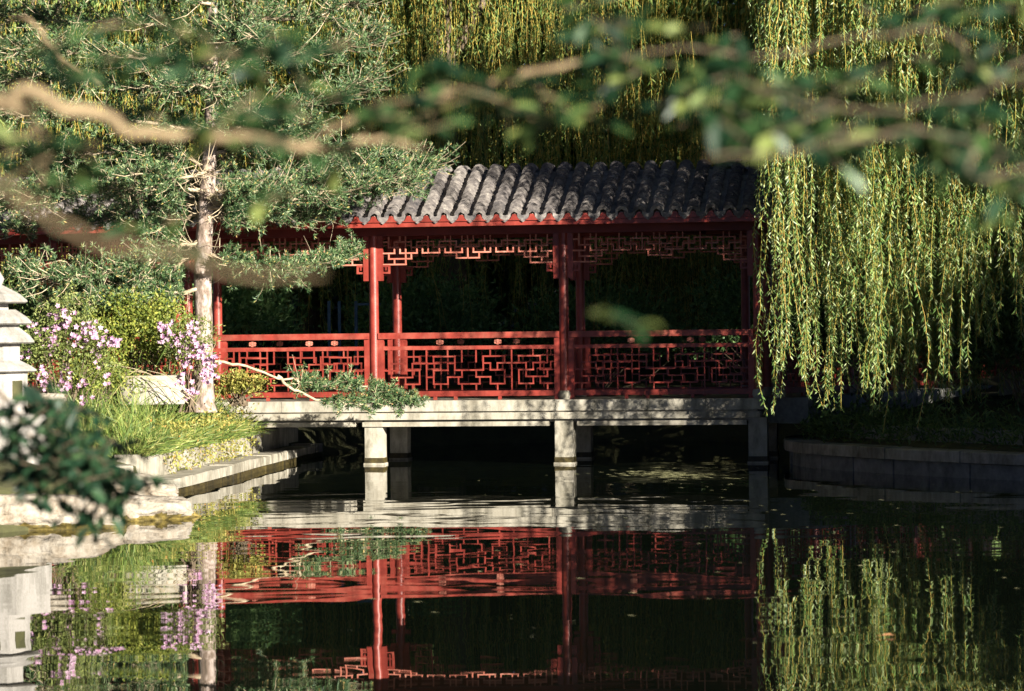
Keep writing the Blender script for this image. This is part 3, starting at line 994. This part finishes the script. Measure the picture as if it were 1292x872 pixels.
# pine with patchy pale bark
pb = P(258, 508, 41.0)
pine = thing('lacebark_pine', pb, 'pine with patchy white bark leaning its branches over the left of the bridge', 'tree')
tr = spline([P(257, 520, 41), P(257, 490, 41), P(257, 420, 41), P(256, 340, 41), P(260, 260, 41), P(265, 190, 41.05), P(268, 100, 41.1), P(268, 15, 41.1), P(262, -90, 41.1), P(266, -220, 41.1)], 60)
rd = np.interp(np.linspace(0, 1, 60), [0, .05, .12, .3, .5, .7, 1], [.19, .15, .132, .12, .105, .085, .025])
tm = MB(); tm.tube(tr, rd, 14, wob=.035)
tm.build('trunk', M['pine_bark'], pine, origin=pb, smooth=True)
LIMBS = [  # waypoints (px, py, Y), bare fraction, spread
    ([(262, 262, 40.9), (330, 268, 41.3), (420, 250, 42.0), (500, 232, 42.6), (545, 206, 42.9)], .02, 1.25),
    ([(262, 250, 40.9), (310, 246, 40.6), (380, 236, 41.2), (450, 222, 41.8), (500, 210, 42.2)], .05, 1.2),
    ([(262, 275, 40.9), (320, 280, 41.4), (380, 272, 42.2), (420, 262, 42.6)], .05, 1.0),
    ([(260, 330, 41), (320, 352, 41.3), (395, 335, 41.8), (455, 312, 42.3)], .06, .75),
    ([(260, 325, 41), (300, 330, 40.6), (360, 340, 40.9), (420, 328, 41.5)], .1, .7),
    ([(258, 455, 41), (300, 461, 41.4), (350, 474, 42), (400, 484, 42.5), (460, 490, 43), (505, 500, 43.3)], .52, .62),
    ([(350, 474, 42), (385, 500, 42.3), (440, 510, 42.8), (490, 505, 43.2), (528, 507, 43.4)], .4, .55),
    ([(265, 195, 41), (330, 180, 41.3), (400, 185, 42), (470, 195, 42.6)], .03, 1.2),
    ([(266, 150, 41), (330, 140, 41.3), (420, 120, 42), (475, 92, 42.4)], .03, 1.2),
    ([(267, 90, 41), (340, 72, 41.3), (430, 60, 42), (480, 40, 42.3)], .03, 1.2),
    ([(268, 40, 41), (330, 25, 40.5), (400, 20, 41), (455, 0, 41)], .03, 1.2),
    ([(268, 0, 41), (330, -30, 41.4), (420, -50, 42)], .03, 1.2),
    ([(260, 245, 41), (200, 225, 41.6), (120, 215, 42.2), (30, 215, 42.6)], .05, 1.3),
    ([(259, 255, 41), (180, 255, 42), (90, 228, 42.6), (0, 265, 42.8)], .05, 1.3),
    ([(262, 240, 41), (320, 235, 42), (390, 222, 42.8), (450, 215, 43.2)], .05, 1.3),
    ([(262, 255, 41), (330, 255, 40.8), (430, 240, 41.2), (520, 222, 41.8)], .05, 1.2),
    ([(258, 300, 41), (180, 330, 40.6), (90, 350, 40.2), (10, 340, 40)], .05, 1.1),
    ([(258, 310, 41), (200, 350, 41.2), (120, 372, 41), (40, 372, 40.6)], .1, 1.0),
    ([(258, 360, 41), (200, 378, 40.7), (150, 385, 40.4), (100, 382, 40.2)], .1, .8),
    ([(259, 240, 41), (160, 238, 40.6), (60, 245, 40.2), (-30, 240, 40)], .03, 1.2),
    ([(260, 210, 41), (180, 190, 41.4), (90, 195, 41.6), (0, 185, 41.8)], .03, 1.2),
    ([(258, 270, 41), (190, 285, 41.4), (100, 275, 41.8), (20, 290, 42)], .03, 1.15),
    ([(262, 165, 41), (150, 150, 40.6), (40, 142, 40.3), (-30, 130, 40)], .03, 1.2),
    ([(265, 120, 41), (170, 110, 41.5), (80, 95, 41.8), (-10, 100, 42)], .03, 1.2),
    ([(266, 85, 41), (160, 72, 40.7), (50, 62, 40.4), (-30, 60, 40)], .03, 1.2),
    ([(267, 45, 41), (180, 30, 41.2), (70, 25, 41.6), (-20, 15, 41.6)], .03, 1.2),
    ([(268, 5, 41), (180, -15, 40.8), (80, -20, 40.5), (0, -30, 40)], .03, 1.2),
    ([(260, 215, 41), (255, 220, 40.3), (215, 225, 39.8), (160, 215, 39.5)], .2, 1.0),
    ([(266, 130, 41), (275, 118, 40.4), (240, 105, 39.8), (190, 110, 39.5)], .2, 1.0),
    ([(268, 60, 41), (290, 50, 40.3), (300, 42, 39.8), (330, 50, 39.5)], .2, 1.0),
    ([(264, 180, 41), (300, 160, 40.4), (350, 150, 40), (400, 155, 39.8)], .1, 1.0),
    ([(266, -60, 41), (330, -90, 41), (400, -110, 41)], .1, 1.2),
    ([(266, -60, 41), (190, -90, 41), (110, -110, 41)], .1, 1.2),
    ([(266, -120, 41), (290, -150, 40), (300, -180, 39)], .1, 1.2),
    ([(266, -120, 41), (250, -150, 42), (240, -190, 43)], .1, 1.2),
]
tw, nd = MB(), MB()
tuft_c, tuft_d = [], []
for way, bare, spread in LIMBS:
    pts = spline([P(*q) for q in way], 26)
    ln = np.linalg.norm(np.diff(pts, axis=0), axis=1).sum()
    limb = MB()
    r0 = .030 if bare < .4 else .022
    pts = pts + np.concatenate([np.zeros((1, 3)), rng.normal(0, .018, (25, 3))])
    limb.tube(pts, np.linspace(r0, .007, 26), 7, wob=.06)
    limb.build('branch', M['twig'], pine, origin=pb, smooth=True)
    nt_ = int(ln * (1 - bare) / (.017 if bare < .3 else .018))
    tan = nrm(np.gradient(pts, axis=0))
    for _ in range(nt_):
        u = bare + (1 - bare) * rng.random()
        i = min(25, int(u * 25))
        base = pts[i]
        dirn = nrm(tan[i] * .5 + rng.standard_normal(3) * [.8, .8, .45] + [0, 0, .12])
        L = rng.uniform(.15, .52) * spread
        tip = base + dirn * L + np.array([0, 0, .06 * L])
        m_ = base + dirn * L * .5 + np.array([0, 0, -.06 * L])
        tw.tube(np.array([base, m_, tip]), [.006, .005, .003], 3, cap=False)
        for q in np.arange(.3, 1.01, .2):
            tuft_c.append(base + (tip - base) * q + rng.normal(0, .02, 3))
            tuft_d.append(nrm(dirn + rng.standard_normal(3) * .4 + [0, -.1, .35]))
    for _ in range(int(ln * 1.6)):      # bare dead twiglets that curl
        i = rng.integers(0, 26)
        q = nrm(rng.standard_normal(3) * [1, .6, .7] + [0, 0, -.15])
        L = rng.uniform(.15, .5)
        tw.tube(spline([pts[i], pts[i] + q * L * .5 + rng.normal(0, .06, 3), pts[i] + q * L + rng.normal(0, .08, 3)], 6), np.linspace(.006, .0025, 6), 3, cap=False)
tw.build('twigs', M['twig'], pine, origin=pb)
tc, td = np.array(tuft_c), np.array(tuft_d)
tx = tr[np.clip(np.searchsorted(tr[:, 2], tc[:, 2]), 0, 59), 0]
keep = ~((abs(tc[:, 0] - tx) < .26) & (tc[:, 1] < 41.15) & (tc[:, 2] < 4.5) & (tc[:, 2] > 1))
keep &= rng.random(len(keep)) < np.where(tc[:, 2] > 4.6, .9, 1)
tc, td = tc[keep], td[keep]
K = 17
c = np.repeat(tc, K, 0)
a = np.repeat(td, K, 0)
dd = nrm(a * .55 + nrm(rng.standard_normal((len(c), 3))))
nd.leaves(c, dd, rng.uniform(.05, .095, len(c)), .0115, 0, fold=0)
sel = rng.random(len(tc)) < .5
q = np.repeat(tc[sel] + td[sel] * .02, 2, 0)
nd.leaves(q, np.repeat(td[sel], 2, 0), rng.uniform(.03, .055, len(q)), .016, 1)
nd.build('needles', [M['needle'], M['candle']], pine, origin=pb)
print('tufts', len(tc))


# ------------------------------------------------------------------ willows
def strand_mesh(mb, tops, bottoms, step, leaf, mt=0, ms=1, stem=.0075, sway=.26, angle=.75, start=0.0, dens=None):
    """hanging strands with narrow leaves; tops, bottoms: (N,3)"""
    for i in range(len(tops)):
        a, e = tops[i], bottoms[i]
        L = np.linalg.norm(e - a)
        k = max(5, int(L / .45))
        u = np.linspace(0, 1, k)[:, None]
        off = np.cumsum(rng.normal(0, sway / math.sqrt(k), (k, 3)) * [1, 1, 0], 0)
        off = off - u * off[-1] * .5
        pts = a + (e - a) * u + off
        mb.tube(pts, np.linspace(stem, stem * .5, k), 3, ms, cap=False)
        n = int(L * (1 - start) / step)
        q = start + (1 - start) * (np.arange(n) + rng.random(n)) / n
        s = q * (k - 1)
        j = np.minimum(s.astype(int), k - 2)
        fr = (s - j)[:, None]
        c = pts[j] * (1 - fr) + pts[j + 1] * fr
        az_ = rng.uniform(0, 2 * math.pi, n)
        sp = rng.uniform(angle * .6, angle * 1.7, n)
        d = np.stack([np.cos(az_) * sp, np.sin(az_) * sp, -np.ones(n)], 1)
        mb.leaves(c, d, rng.uniform(.65, 1.2, n) * leaf[0], rng.uniform(.8, 1.2, n) * leaf[1], mt)


def willow_tree(base, height, rad, label, mat, clumps, step, leaf, group=None, twig=None, fill=0, dome=0, name='weeping_willow', drop=None, trunk_r=.3):
    base = np.asarray(base, float)
    root = thing(name, base, label, 'tree', group)
    tb = MB()
    tb.tube(spline([base - [0, 0, .2], base + [.1, 0, height * .25], base + [-.1, .1, height * .5], base + [0, 0, height * .75]], 16), np.linspace(trunk_r, trunk_r * .4, 16), 12, wob=.03)
    tb.build('trunk', M['bark'], root, origin=base, smooth=True)
    lm = MB()
    for k in range(11):
        an = k * 2.4
        r_ = rad * rng.uniform(.55, .9)
        s0 = base + [0, 0, height * rng.uniform(.4, .7)]
        e0 = base + [math.cos(an) * r_, math.sin(an) * r_, height * rng.uniform(.72, .9)]
        lm.tube(spline([s0, s0 * .5 + e0 * .5 + [0, 0, height * .06], e0, e0 + [math.cos(an) * .6, math.sin(an) * .6, -.8]], 12), np.linspace(.12, .025, 12), 7)
    lm.build('limbs', M['bark'], root, origin=base, smooth=True)
    cr = MB()
    tops, bots = [], []
    for (x, y, ztop, zbot, cnt, sp, *sh) in clumps:
        for _ in range(cnt):
            tx, ty = x + rng.normal(0, sp), y + rng.normal(0, sp)
            zb_ = zbot + abs(rng.normal(0, .7)) * (ztop - zbot) * (sh[0] if sh else .35)
            tops.append((tx + rng.normal(0, .1), ty, ztop + rng.uniform(-.5, .5)))
            bots.append((tx + rng.normal(0, .08), ty + rng.normal(0, .08), min(zb_, ztop - .6)))
    strand_mesh(cr, np.array(tops), np.array(bots), step, leaf)
    if dome:
        d = nrm(rng.standard_normal((dome, 3)))
        d[:, 2] = abs(d[:, 2])
        q = .7 + .3 * rng.random((dome, 1))
        c = base + [0, 0, height * .55] + d * q * np.array([rad * .84, rad * .84, height * .45])
        cr.leaves(c, nrm(d * .5 + [0, 0, -1] + rng.normal(0, .4, (dome, 3))), rng.uniform(.15, .3, dome), rng.uniform(.05, .09, dome))
    cr.build('crown', [mat, twig or M['yellow_twig']], root, origin=base)
    return root


# the near willow over the right of the bridge
WB = np.array([9.2, 43.2, .8])
WR, WH = 5.5, 9.8
cl = []
# strands of the lit outer curtain, placed where the photograph shows them ending
ends = [(976, 524, .3), (990, 470, .5), (1002, 360, .3), (1012, 440, .4), (1030, 505, .6), (1042, 520, .3), (1058, 490, .7), (1075, 470, .4), (1090, 430, .4), (1100, 500, .6), (1115, 552, .2), (1122, 470, .6), (1140, 500, .7),
        (1152, 450, .4), (1165, 420, .5), (1176, 490, .5), (1190, 470, .5), (1203, 510, .4), (1215, 470, .4), (1232, 440, .3), (1250, 400, .3), (1270, 430, .3), (1288, 380, .3), (1045, 400, .5), (1068, 350, .5), (1130, 380, .5),
        (1155, 360, .5), (1185, 390, .5), (1020, 330, .4), (995, 300, .4), (1095, 330, .5), (1210, 370, .4), (966, 262, .05), (990, 400, .5), (1008, 480, .4)]
for (x, y, q) in ends:
    Yq = 41.3 + rng.uniform(-1.2, 1.0) - (x - 970) / 320 * 1.3
    e = P(x, y, Yq)
    zt = 6.6 + rng.uniform(0, 2.2)
    cl.append((e[0], Yq, zt, e[2], int(3 + q * 7), .06, .04))
for k in range(18):    # boughs of the outer curtain: thick bundles with gaps between
    x = 984 + 345 * (k + rng.uniform(-.5, .5)) / 17
    Yq = 41.0 + rng.uniform(-1.8, 1.2) - (x - 970) / 320 * 1.0
    for j in range(2):
        e = P(x + rng.normal(0, 5), rng.uniform(280, 480) if x > 975 else rng.uniform(120, 240), Yq + rng.normal(0, .15))
        cl.append((e[0], e[1], 6.6 + rng.uniform(0, 2.2), e[2], rng.integers(2, 5), .07, .3))
for _ in range(120):    # the dense dark inner curtain between the sunlit strands and the bridge
    x, y = rng.uniform(4.9, 8.6), rng.uniform(42.3, 43.7)
    cl.append((x, y, 6.5 + rng.uniform(0, 3.5), rng.uniform(.7, 1.7), 6, .16, .1))
for _ in range(95):    # the rest of the crown, round and behind
    an, r_ = rng.uniform(0, 2 * math.pi), WR * math.sqrt(rng.uniform(.05, 1))
    x, y = WB[0] + r_ * math.cos(an), WB[1] + r_ * math.sin(an)
    if x / y < .135 and y < 43.5:
        continue
    top = WH * (.55 + .42 * math.sqrt(max(0, 1 - (r_ / WR) ** 2)))
    cl.append((x, y, top, rng.uniform(1.0, 3.2), 4, .2))
willow_tree(WB, WH, WR, 'sunlit weeping willow hanging its yellow green strands over the right of the bridge', M['willow'], cl, .027, (.09, .021), dome=26000, trunk_r=.38)

# willows beyond the bridge
groupw = None
for (bx, by, h, rd_, lab, ncl, mk) in [(-1.2, 57.5, 13.0, 5.2, 'weeping willow rising behind the middle of the tiled roof, sunlit at its top left', 210, 'willow_far'),
                                       (6.5, 58.5, 12.5, 5.0, 'shaded weeping willow behind the right part of the roof', 190, 'willow_far'),
                                       (-9.0, 58.0, 12.0, 5.0, 'weeping willow behind the pine at the left of the picture', 150, 'willow_far')]:
    base = np.array([bx, by, 1.0])
    cl = []
    for _ in range(ncl):
        an, r_ = rng.uniform(0, 2 * math.pi), rd_ * math.sqrt(rng.uniform(.1, 1))
        x, y = bx + r_ * math.cos(an), by + r_ * math.sin(an) * .8
        top = h * (.5 + .45 * math.sqrt(max(0, 1 - (r_ / rd_) ** 2)))
        cl.append((x, y, top, rng.uniform(1.2, 4.0), 4, .18, .2))
    willow_tree(base, h, rd_, lab, M[mk], cl, .06, (.12, .028), dome=9000)


# ------------------------------------------------------------------ dark woodland and shrubs beyond, added off-frame shade trees
def broad_tree(base, height, rad, label, mat, n, leaf, name='broadleaf_tree', low=.25, group=None):
    base = np.asarray(base, float)
    root = thing(name, base, label, 'tree', group)
    tb = MB()
    tb.tube(spline([base - [0, 0, .2], base + [.1, 0, height * .3], base + [-.1, 0, height * .6], base + [0, 0, height * .9]], 14), np.linspace(.28, .06, 14), 10, wob=.03)
    tb.build('trunk', M['bark'], root, origin=base, smooth=True)
    lm, cr = MB(), MB()
    for k in range(26):
        an = k * 2.39996
        hz = low + (1 - low) * (k + .5) / 26
        r_ = rad * (1 - .55 * abs(hz - .5)) * rng.uniform(.7, 1)
        s0 = base + [0, 0, height * max(.15, hz - .15)]
        e0 = base + [math.cos(an) * r_, math.sin(an) * r_, height * hz]
        lm.tube(spline([s0, s0 * .5 + e0 * .5 + [0, 0, .3], e0], 8), np.linspace(.07, .015, 8), 6)
        m_ = n // 26
        t = rng.random((m_, 1)) ** .6
        c = s0 + (e0 - s0) * (.25 + .8 * t) + rng.normal(0, 1, (m_, 3)) * rad * np.array([.17, .17, .12])
        cr.leaves(c, rng.standard_normal((m_, 3)) + [0, 0, -.3], rng.uniform(.6, 1.2, m_) * leaf[0], rng.uniform(.7, 1.2, m_) * leaf[1])
    lm.build('limbs', M['bark'], root, origin=base, smooth=True)
    cr.build('crown', mat, root, origin=base)
    return root


broad_tree((16.7, 31.6, 1.0), 14, 3.4, 'tall unseen broadleaf tree added on the right bank to cast shade, the lower of two', M['mid_leaf'], 26000, (.34, .22), low=.12)  # unseen trees, added to shade the willow's right side and the background
broad_tree((28.0, 30.0, 1.2), 19, 4.4, 'very tall unseen broadleaf tree added on the right bank to cast shade, the higher of two', M['mid_leaf'], 30000, (.36, .24))
broad_tree((-4.2, 63.0, 1.6), 12, 4.5, 'dark broadleaf tree behind the willows, left of centre', M['dark_leaf'], 16000, (.3, .18), low=.08)
broad_tree((3.0, 64.0, 1.6), 13, 4.8, 'dark broadleaf tree behind the willows, in the centre', M['dark_leaf'], 16000, (.3, .18), low=.08)
broad_tree((10.5, 62.0, 1.6), 13, 4.8, 'dark broadleaf tree behind the far right willow', M['dark_leaf'], 16000, (.3, .18), low=.08)
broad_tree((-11.5, 63.0, 1.6), 12, 4.8, 'dark broadleaf tree behind the pine at far left', M['dark_leaf'], 16000, (.3, .18), low=.08)
fw = MB()
nn = 60000
c = np.column_stack([rng.uniform(-26, 26, nn), rng.uniform(68, 74, nn), 1.5 + 13.5 * rng.random(nn) ** .9])
fw.leaves(c, rng.standard_normal((nn, 3)) + [0, 0, -.4], rng.uniform(.3, .65, nn), rng.uniform(.2, .4, nn))
tag(fw.build('distant_wood', M['dark_leaf']), 'dense dark wood closing the view behind all the trees', 'wood', kind='stuff')

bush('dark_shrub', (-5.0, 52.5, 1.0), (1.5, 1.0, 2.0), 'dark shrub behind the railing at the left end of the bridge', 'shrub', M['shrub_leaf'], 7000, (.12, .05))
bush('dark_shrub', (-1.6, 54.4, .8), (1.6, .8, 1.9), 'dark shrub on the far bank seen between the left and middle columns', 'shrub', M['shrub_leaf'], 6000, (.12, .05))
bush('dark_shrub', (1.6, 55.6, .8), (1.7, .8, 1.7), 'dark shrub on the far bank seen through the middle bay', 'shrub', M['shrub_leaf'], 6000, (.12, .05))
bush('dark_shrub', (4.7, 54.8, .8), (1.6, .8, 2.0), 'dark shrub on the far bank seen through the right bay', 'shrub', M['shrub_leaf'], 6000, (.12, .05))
bush('dark_shrub', (5.4, 45.2, .8), (1.0, .8, 1.5), 'leafy dark shrub on the bank at the right end of the bridge', 'shrub', M['dark_leaf'], 5000, (.12, .045))
bush('dark_shrub', (7.2, 42.2, .7), (1.1, .9, 1.5), 'dark shrub under the willow at the right edge', 'shrub', M['dark_leaf'], 5000, (.11, .045))
bush('pine_side_shrub', (-6.9, 41.5, .95), (.9, .7, 1.5), 'dark green shrub in shadow behind the azalea, below the pine', 'shrub', M['mid_leaf'], 6000, (.08, .035))
bush('low_shrub', tuple(P(303, 512, 42.3)), (.42, .3, .42), 'low yellow green shrub at the left end of the bridge deck beside the pine trunk', 'shrub', M['creeper'], 1500, (.06, .03), shell=.25)

for (x, y, h, lab) in ((10.0, 35.6, 2.0, 'unseen green shrub added to shade the right bank, the one nearest the willow'), (11.2, 32.6, 2.5, 'unseen green shrub added to shade the right bank, second from the willow'), (12.3, 29.6, 3.2, 'unseen green shrub added to shade the right bank, farthest from the willow')):  # unseen shrubs, added to keep the low right bank in shade
    bush('shade_shrub', (x, y, .6), (1.7, 1.5, h), lab, 'shrub', M['mid_leaf'], 6000, (.2, .1), group='unseen shrubs added to shade the right bank', shell=.2)

# blue metal frame standing beyond the left bay
q = P(430, 419, 50.5)
fr = thing('metal_frame', (q[0], 50.5, 1.0), 'thin faded blue metal frame standing behind the left bay railing', 'frame')
for x in (415, 428, 449):
    mb = MB(); e = P(x, 380, 50.5); mb.bb(e[0] - .025, e[0] + .025, 50.47, 50.53, .95, e[2])
    mb.build('post', M['blue'], fr, origin=(q[0], 50.5, 1.0))
mb = MB(); e, e2 = P(449, 381, 50.5), P(480, 381, 50.5); mb.bb(e[0], e2[0], 50.475, 50.525, e[2] - .06, e[2] - .02)
mb.build('rail', M['blue'], fr, origin=(q[0], 50.5, 1.0))

# ------------------------------------------------------------------ things afloat
db = MB()
for _ in range(260):
    y = np.clip(rng.normal(597, 3.2), 588, 607)
    x = rng.normal(850, 38)
    Yq = CAM_Z * FPX / (y - 424 + (x - 646) * .011)
    c = np.array([(x - 646) / FPX * Yq, Yq, .006])
    an = rng.uniform(-.35, .35)
    db.leaves([c], [[math.cos(an), math.sin(an), 0]], rng.uniform(.04, .22), rng.uniform(.02, .08), side=np.array([[0, 0, 1.0]]), fold=0)
for _ in range(150):
    x, Yq = rng.normal(2.2, 1.8), 18 + 26 * rng.random() ** .7
    db.leaves([[x, Yq, .005]], [[1, rng.uniform(-.4, .4), 0]], rng.uniform(.03, .09), rng.uniform(.015, .03), side=np.array([[0, 0, 1.0]]), fold=0)
tag(db.build('floating_debris', M['debris']), 'thin streaks of floating leaves and pollen on the dark water', 'debris', kind='stuff')
of = MB()
of.oval_leaves([[0, 0, .008]], [[1, .2, .06]], .085, .05, side=np.array([[0, 0, 1.0]]))
of.leaves([[.0, 0, .008]], [[-1, -.1, .1]], .03, .006)
o = of.build('fallen_leaf', M['orange'])
o.location = (2.25, 18.6, .004)
tag(o, 'orange fallen leaf floating alone on the dark water at lower right', 'leaf')


# ------------------------------------------------------------------ out-of-focus trees close to the camera
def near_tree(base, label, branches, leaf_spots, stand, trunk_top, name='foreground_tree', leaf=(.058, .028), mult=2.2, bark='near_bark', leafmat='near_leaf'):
    base = np.asarray(base, float)
    root = thing(name, base, label, 'tree')
    tb = MB()
    tb.tube(spline([base - [0, 0, .1], base * .5 + np.asarray(trunk_top) * .5 + [.03, .05, 0], trunk_top], 12), np.linspace(.11, .05, 12), 10, wob=.03)
    tb.build('trunk', M['bark'], root, origin=base, smooth=True)
    lf = MB()
    for (way, d, r0, r1, start) in branches:
        pts = [P(x, y, d + dz) for (x, y, dz) in way]
        sp = spline(([np.asarray(start)] if start is not None else []) + pts, 24)
        sp[3:] += rng.normal(0, .004, (len(sp) - 3, 3))
        mb = MB(); mb.tube(sp, np.linspace(r0, r1, 24), 8, wob=.05)
        mb.build('branch', M[bark], root, origin=base, smooth=True)
    tg = lf
    for (x, y, d, cnt, sx, sy, droop) in leaf_spots:
        for _ in range(max(1, int(round(cnt * mult / 3.0)))):      # small twigs, leaves alternating along each
            c = P(x + rng.normal(0, sx), y + rng.normal(0, sy), d + rng.normal(0, .25))
            ax = nrm(np.array([rng.choice([-1, 1]) * rng.uniform(.5, 1), rng.normal(0, .5), rng.normal(-.25 * droop, .3)]))
            L = rng.uniform(.07, .15) * leaf[0] / .06
            k = 7
            u = np.linspace(-.5, .5, k)[:, None]
            pts = c + ax * u * L * 1.0 + np.array([0, 0, -.10 * L]) * (u + .5) ** 2
            tg.tube(pts, np.linspace(.0022, .001, k), 4, 1, cap=False)
            sgn = np.where(np.arange(k) % 2 == 0, 1, -1)[:, None]
            sdv = nrm(np.cross(ax, [0, 0, 1.0]))
            dirs = ax * .7 + sgn * sdv * rng.uniform(.3, .9, (k, 1)) + rng.normal(0, .3, (k, 3)) + [0, 0, -.15 * droop]
            nr_ = np.column_stack([rng.normal(0, .45, k), rng.normal(0, .6, k), np.ones(k)])
            lf.oval_leaves(pts, dirs, leaf[0] * rng.uniform(.6, 1.15, k), leaf[1] * rng.uniform(.75, 1.1, k), side=nr_)
    lf.build('foliage', [M[leafmat], M[bark]], root, origin=base)
    return root


tl = np.array([-1.9, 5.0, 2.9])
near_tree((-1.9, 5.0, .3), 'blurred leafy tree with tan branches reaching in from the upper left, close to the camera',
          [([(-60, 100, 0), (20, 115, 0), (80, 132, 0), (140, 150, .05), (160, 163, .05), (220, 171, .1), (298, 172, .1)], 5.0, .0145, .008, tl),
           ([(380, 184, .1), (430, 186, .1), (480, 177, .15), (545, 190, .2)], 5.3, .010, .004, P(298, 172, 5.1)),
           ([(-60, 200, -.2), (0, 236, -.2), (50, 272, -.2), (110, 300, -.2), (210, 318, -.1), (320, 345, 0), (405, 346, 0)], 3.0, .003, .0018, tl * .62 + np.array([0, 0, .62])),
           ([(-60, 30, .4), (30, 22, .4), (75, 70, .4), (125, 108, .5)], 8.5, .007, .004, tl + [0, .3, .1]),
           ([(40, 150, .1), (52, 200, .1), (55, 250, .1)], 5.2, .006, .003, P(30, 118, 5.0)),
           ([(470, 140, .4), (560, 118, .4), (625, 102, .4), (728, 74, .4)], 5.4, .003, .007, P(380, 184, 5.4))],
          [(55, 160, 5.0, 12, 30, 22, 1), (40, 205, 5.2, 10, 25, 20, 1), (30, 60, 5.0, 6, 40, 22, 1), (150, 60, 5.4, 9, 50, 18, .5), (220, 75, 5.4, 9, 40, 20, .5), (265, 105, 5.4, 8, 40, 25, .5), (300, 55, 5.6, 8, 50, 18, .5),
           (140, 95, 5.0, 4, 18, 22, 1), (325, 140, 5.2, 6, 20, 22, 1.2), (320, 185, 5.0, 3, 8, 10, 2.2), (275, 150, 5.2, 6, 30, 12, .6), (200, 280, 5.2, 3, 14, 6, .4), (345, 245, 5.4, 2, 5, 5, 1.5), (385, 95, 5.6, 8, 40, 22, .5),
           (410, 140, 5.6, 12, 50, 22, .5), (470, 130, 5.6, 10, 40, 18, .4), (530, 150, 5.6, 16, 45, 16, .4), (590, 130, 5.8, 14, 40, 18, .4), (640, 145, 5.8, 14, 40, 15, .4), (690, 130, 5.6, 5, 18, 10, .4), (720, 148, 5.6, 5, 20, 6, .3),
           (575, 80, 5.6, 2, 8, 6, .8), (450, 200, 5.6, 4, 40, 8, .4), (100, 240, 4.8, 5, 40, 15, .6), (230, 325, 4.6, 2, 20, 5, .4)], None, tl, mult=1.1)
trr = np.array([2.1, 5.4, 3.0])
near_tree((2.1, 5.4, .3), 'blurred dark leafy tree reaching in from the upper right, close to the camera',
          [([(1360, 60, 0), (1290, 100, 0), (1200, 125, 0), (1110, 140, 0), (1010, 128, 0), (940, 105, 0)], 4.6, .0035, .0015, trr),
           ([(1330, 200, 0), (1230, 180, 0), (1150, 165, 0), (1060, 180, 0), (960, 195, 0), (890, 192, 0)], 4.6, .003, .002, trr - [0, 0, .2]),
           ([(1340, 60, .2), (1200, 40, .2), (1080, 45, .2), (960, 70, .2), (850, 60, .2), (790, 75, .2)], 5.2, .0035, .002, trr + [0, 0, .2])],
          [(870, 52, 5.6, 5, 26, 7, .2), (820, 85, 5.8, 10, 35, 18, .4), (780, 60, 5.8, 8, 30, 20, .4), (900, 100, 5.6, 12, 40, 18, .5), (940, 130, 5.6, 14, 40, 20, .5), (890, 140, 5.6, 9, 30, 18, .5), (960, 150, 5.4, 10, 30, 22, 1), (900, 170, 5.6, 6, 30, 12, .5),
           (1010, 125, 5.6, 9, 40, 16, .5), (1060, 180, 5.2, 8, 40, 8, .4), (1100, 145, 5.4, 10, 40, 16, .5), (1180, 165, 5.2, 18, 45, 18, .5), (1240, 185, 5.2, 18, 40, 20, .6), (1280, 215, 5.2, 9, 20, 14, .8), (1220, 80, 5.6, 12, 50, 18, .4), (1270, 45, 5.6, 10, 30, 20, .5),
           (1190, 45, 5.8, 8, 30, 20, .4), (1090, 60, 5.8, 5, 40, 16, .4), (760, 30, 5.8, 7, 30, 16, .4), (778, 396, 4.6, 2, 9, 3, .2), (1000, 160, 5.2, 4, 30, 10, .6), (1260, 120, 5.4, 8, 30, 16, .4)], None, trr, mult=1.25, bark='bark', leaf=(.066, .032))
# darker, less blurred spray at the lower left, on a bush by the near shore
bl = np.array([-2.15, 10.0, 1.75])
near_tree((-2.3, 10.0, .25), 'dark leafy spray hanging in front of the shore rocks at lower left',
          [([(-40, 470, 0), (20, 520, 0), (70, 560, 0), (110, 600, 0), (125, 655, 0)], 9.6, .009, .003, bl), ([(60, 575, 0), (110, 585, 0), (160, 605, 0)], 9.6, .005, .002, P(20, 520, 9.6)), ([(20, 560, 0), (35, 580, .1)], 9.6, .004, .002, P(0, 505, 9.6))],
          [(28, 500, 9.6, 7, 16, 14, 1.2), (50, 535, 9.6, 13, 26, 14, 1.2), (80, 560, 9.6, 16, 30, 16, 1.2), (110, 585, 9.6, 15, 28, 14, 1.2), (142, 605, 9.6, 9, 16, 12, 1.2), (85, 612, 9.6, 6, 16, 16, 2), (30, 575, 9.6, 10, 18, 14, 1.4), (122, 642, 9.6, 4, 6, 14, 3), (95, 630, 9.6, 3, 10, 10, 3), (60, 590, 9.6, 6, 26, 12, 1.5), (160, 618, 9.6, 3, 5, 8, 2)],
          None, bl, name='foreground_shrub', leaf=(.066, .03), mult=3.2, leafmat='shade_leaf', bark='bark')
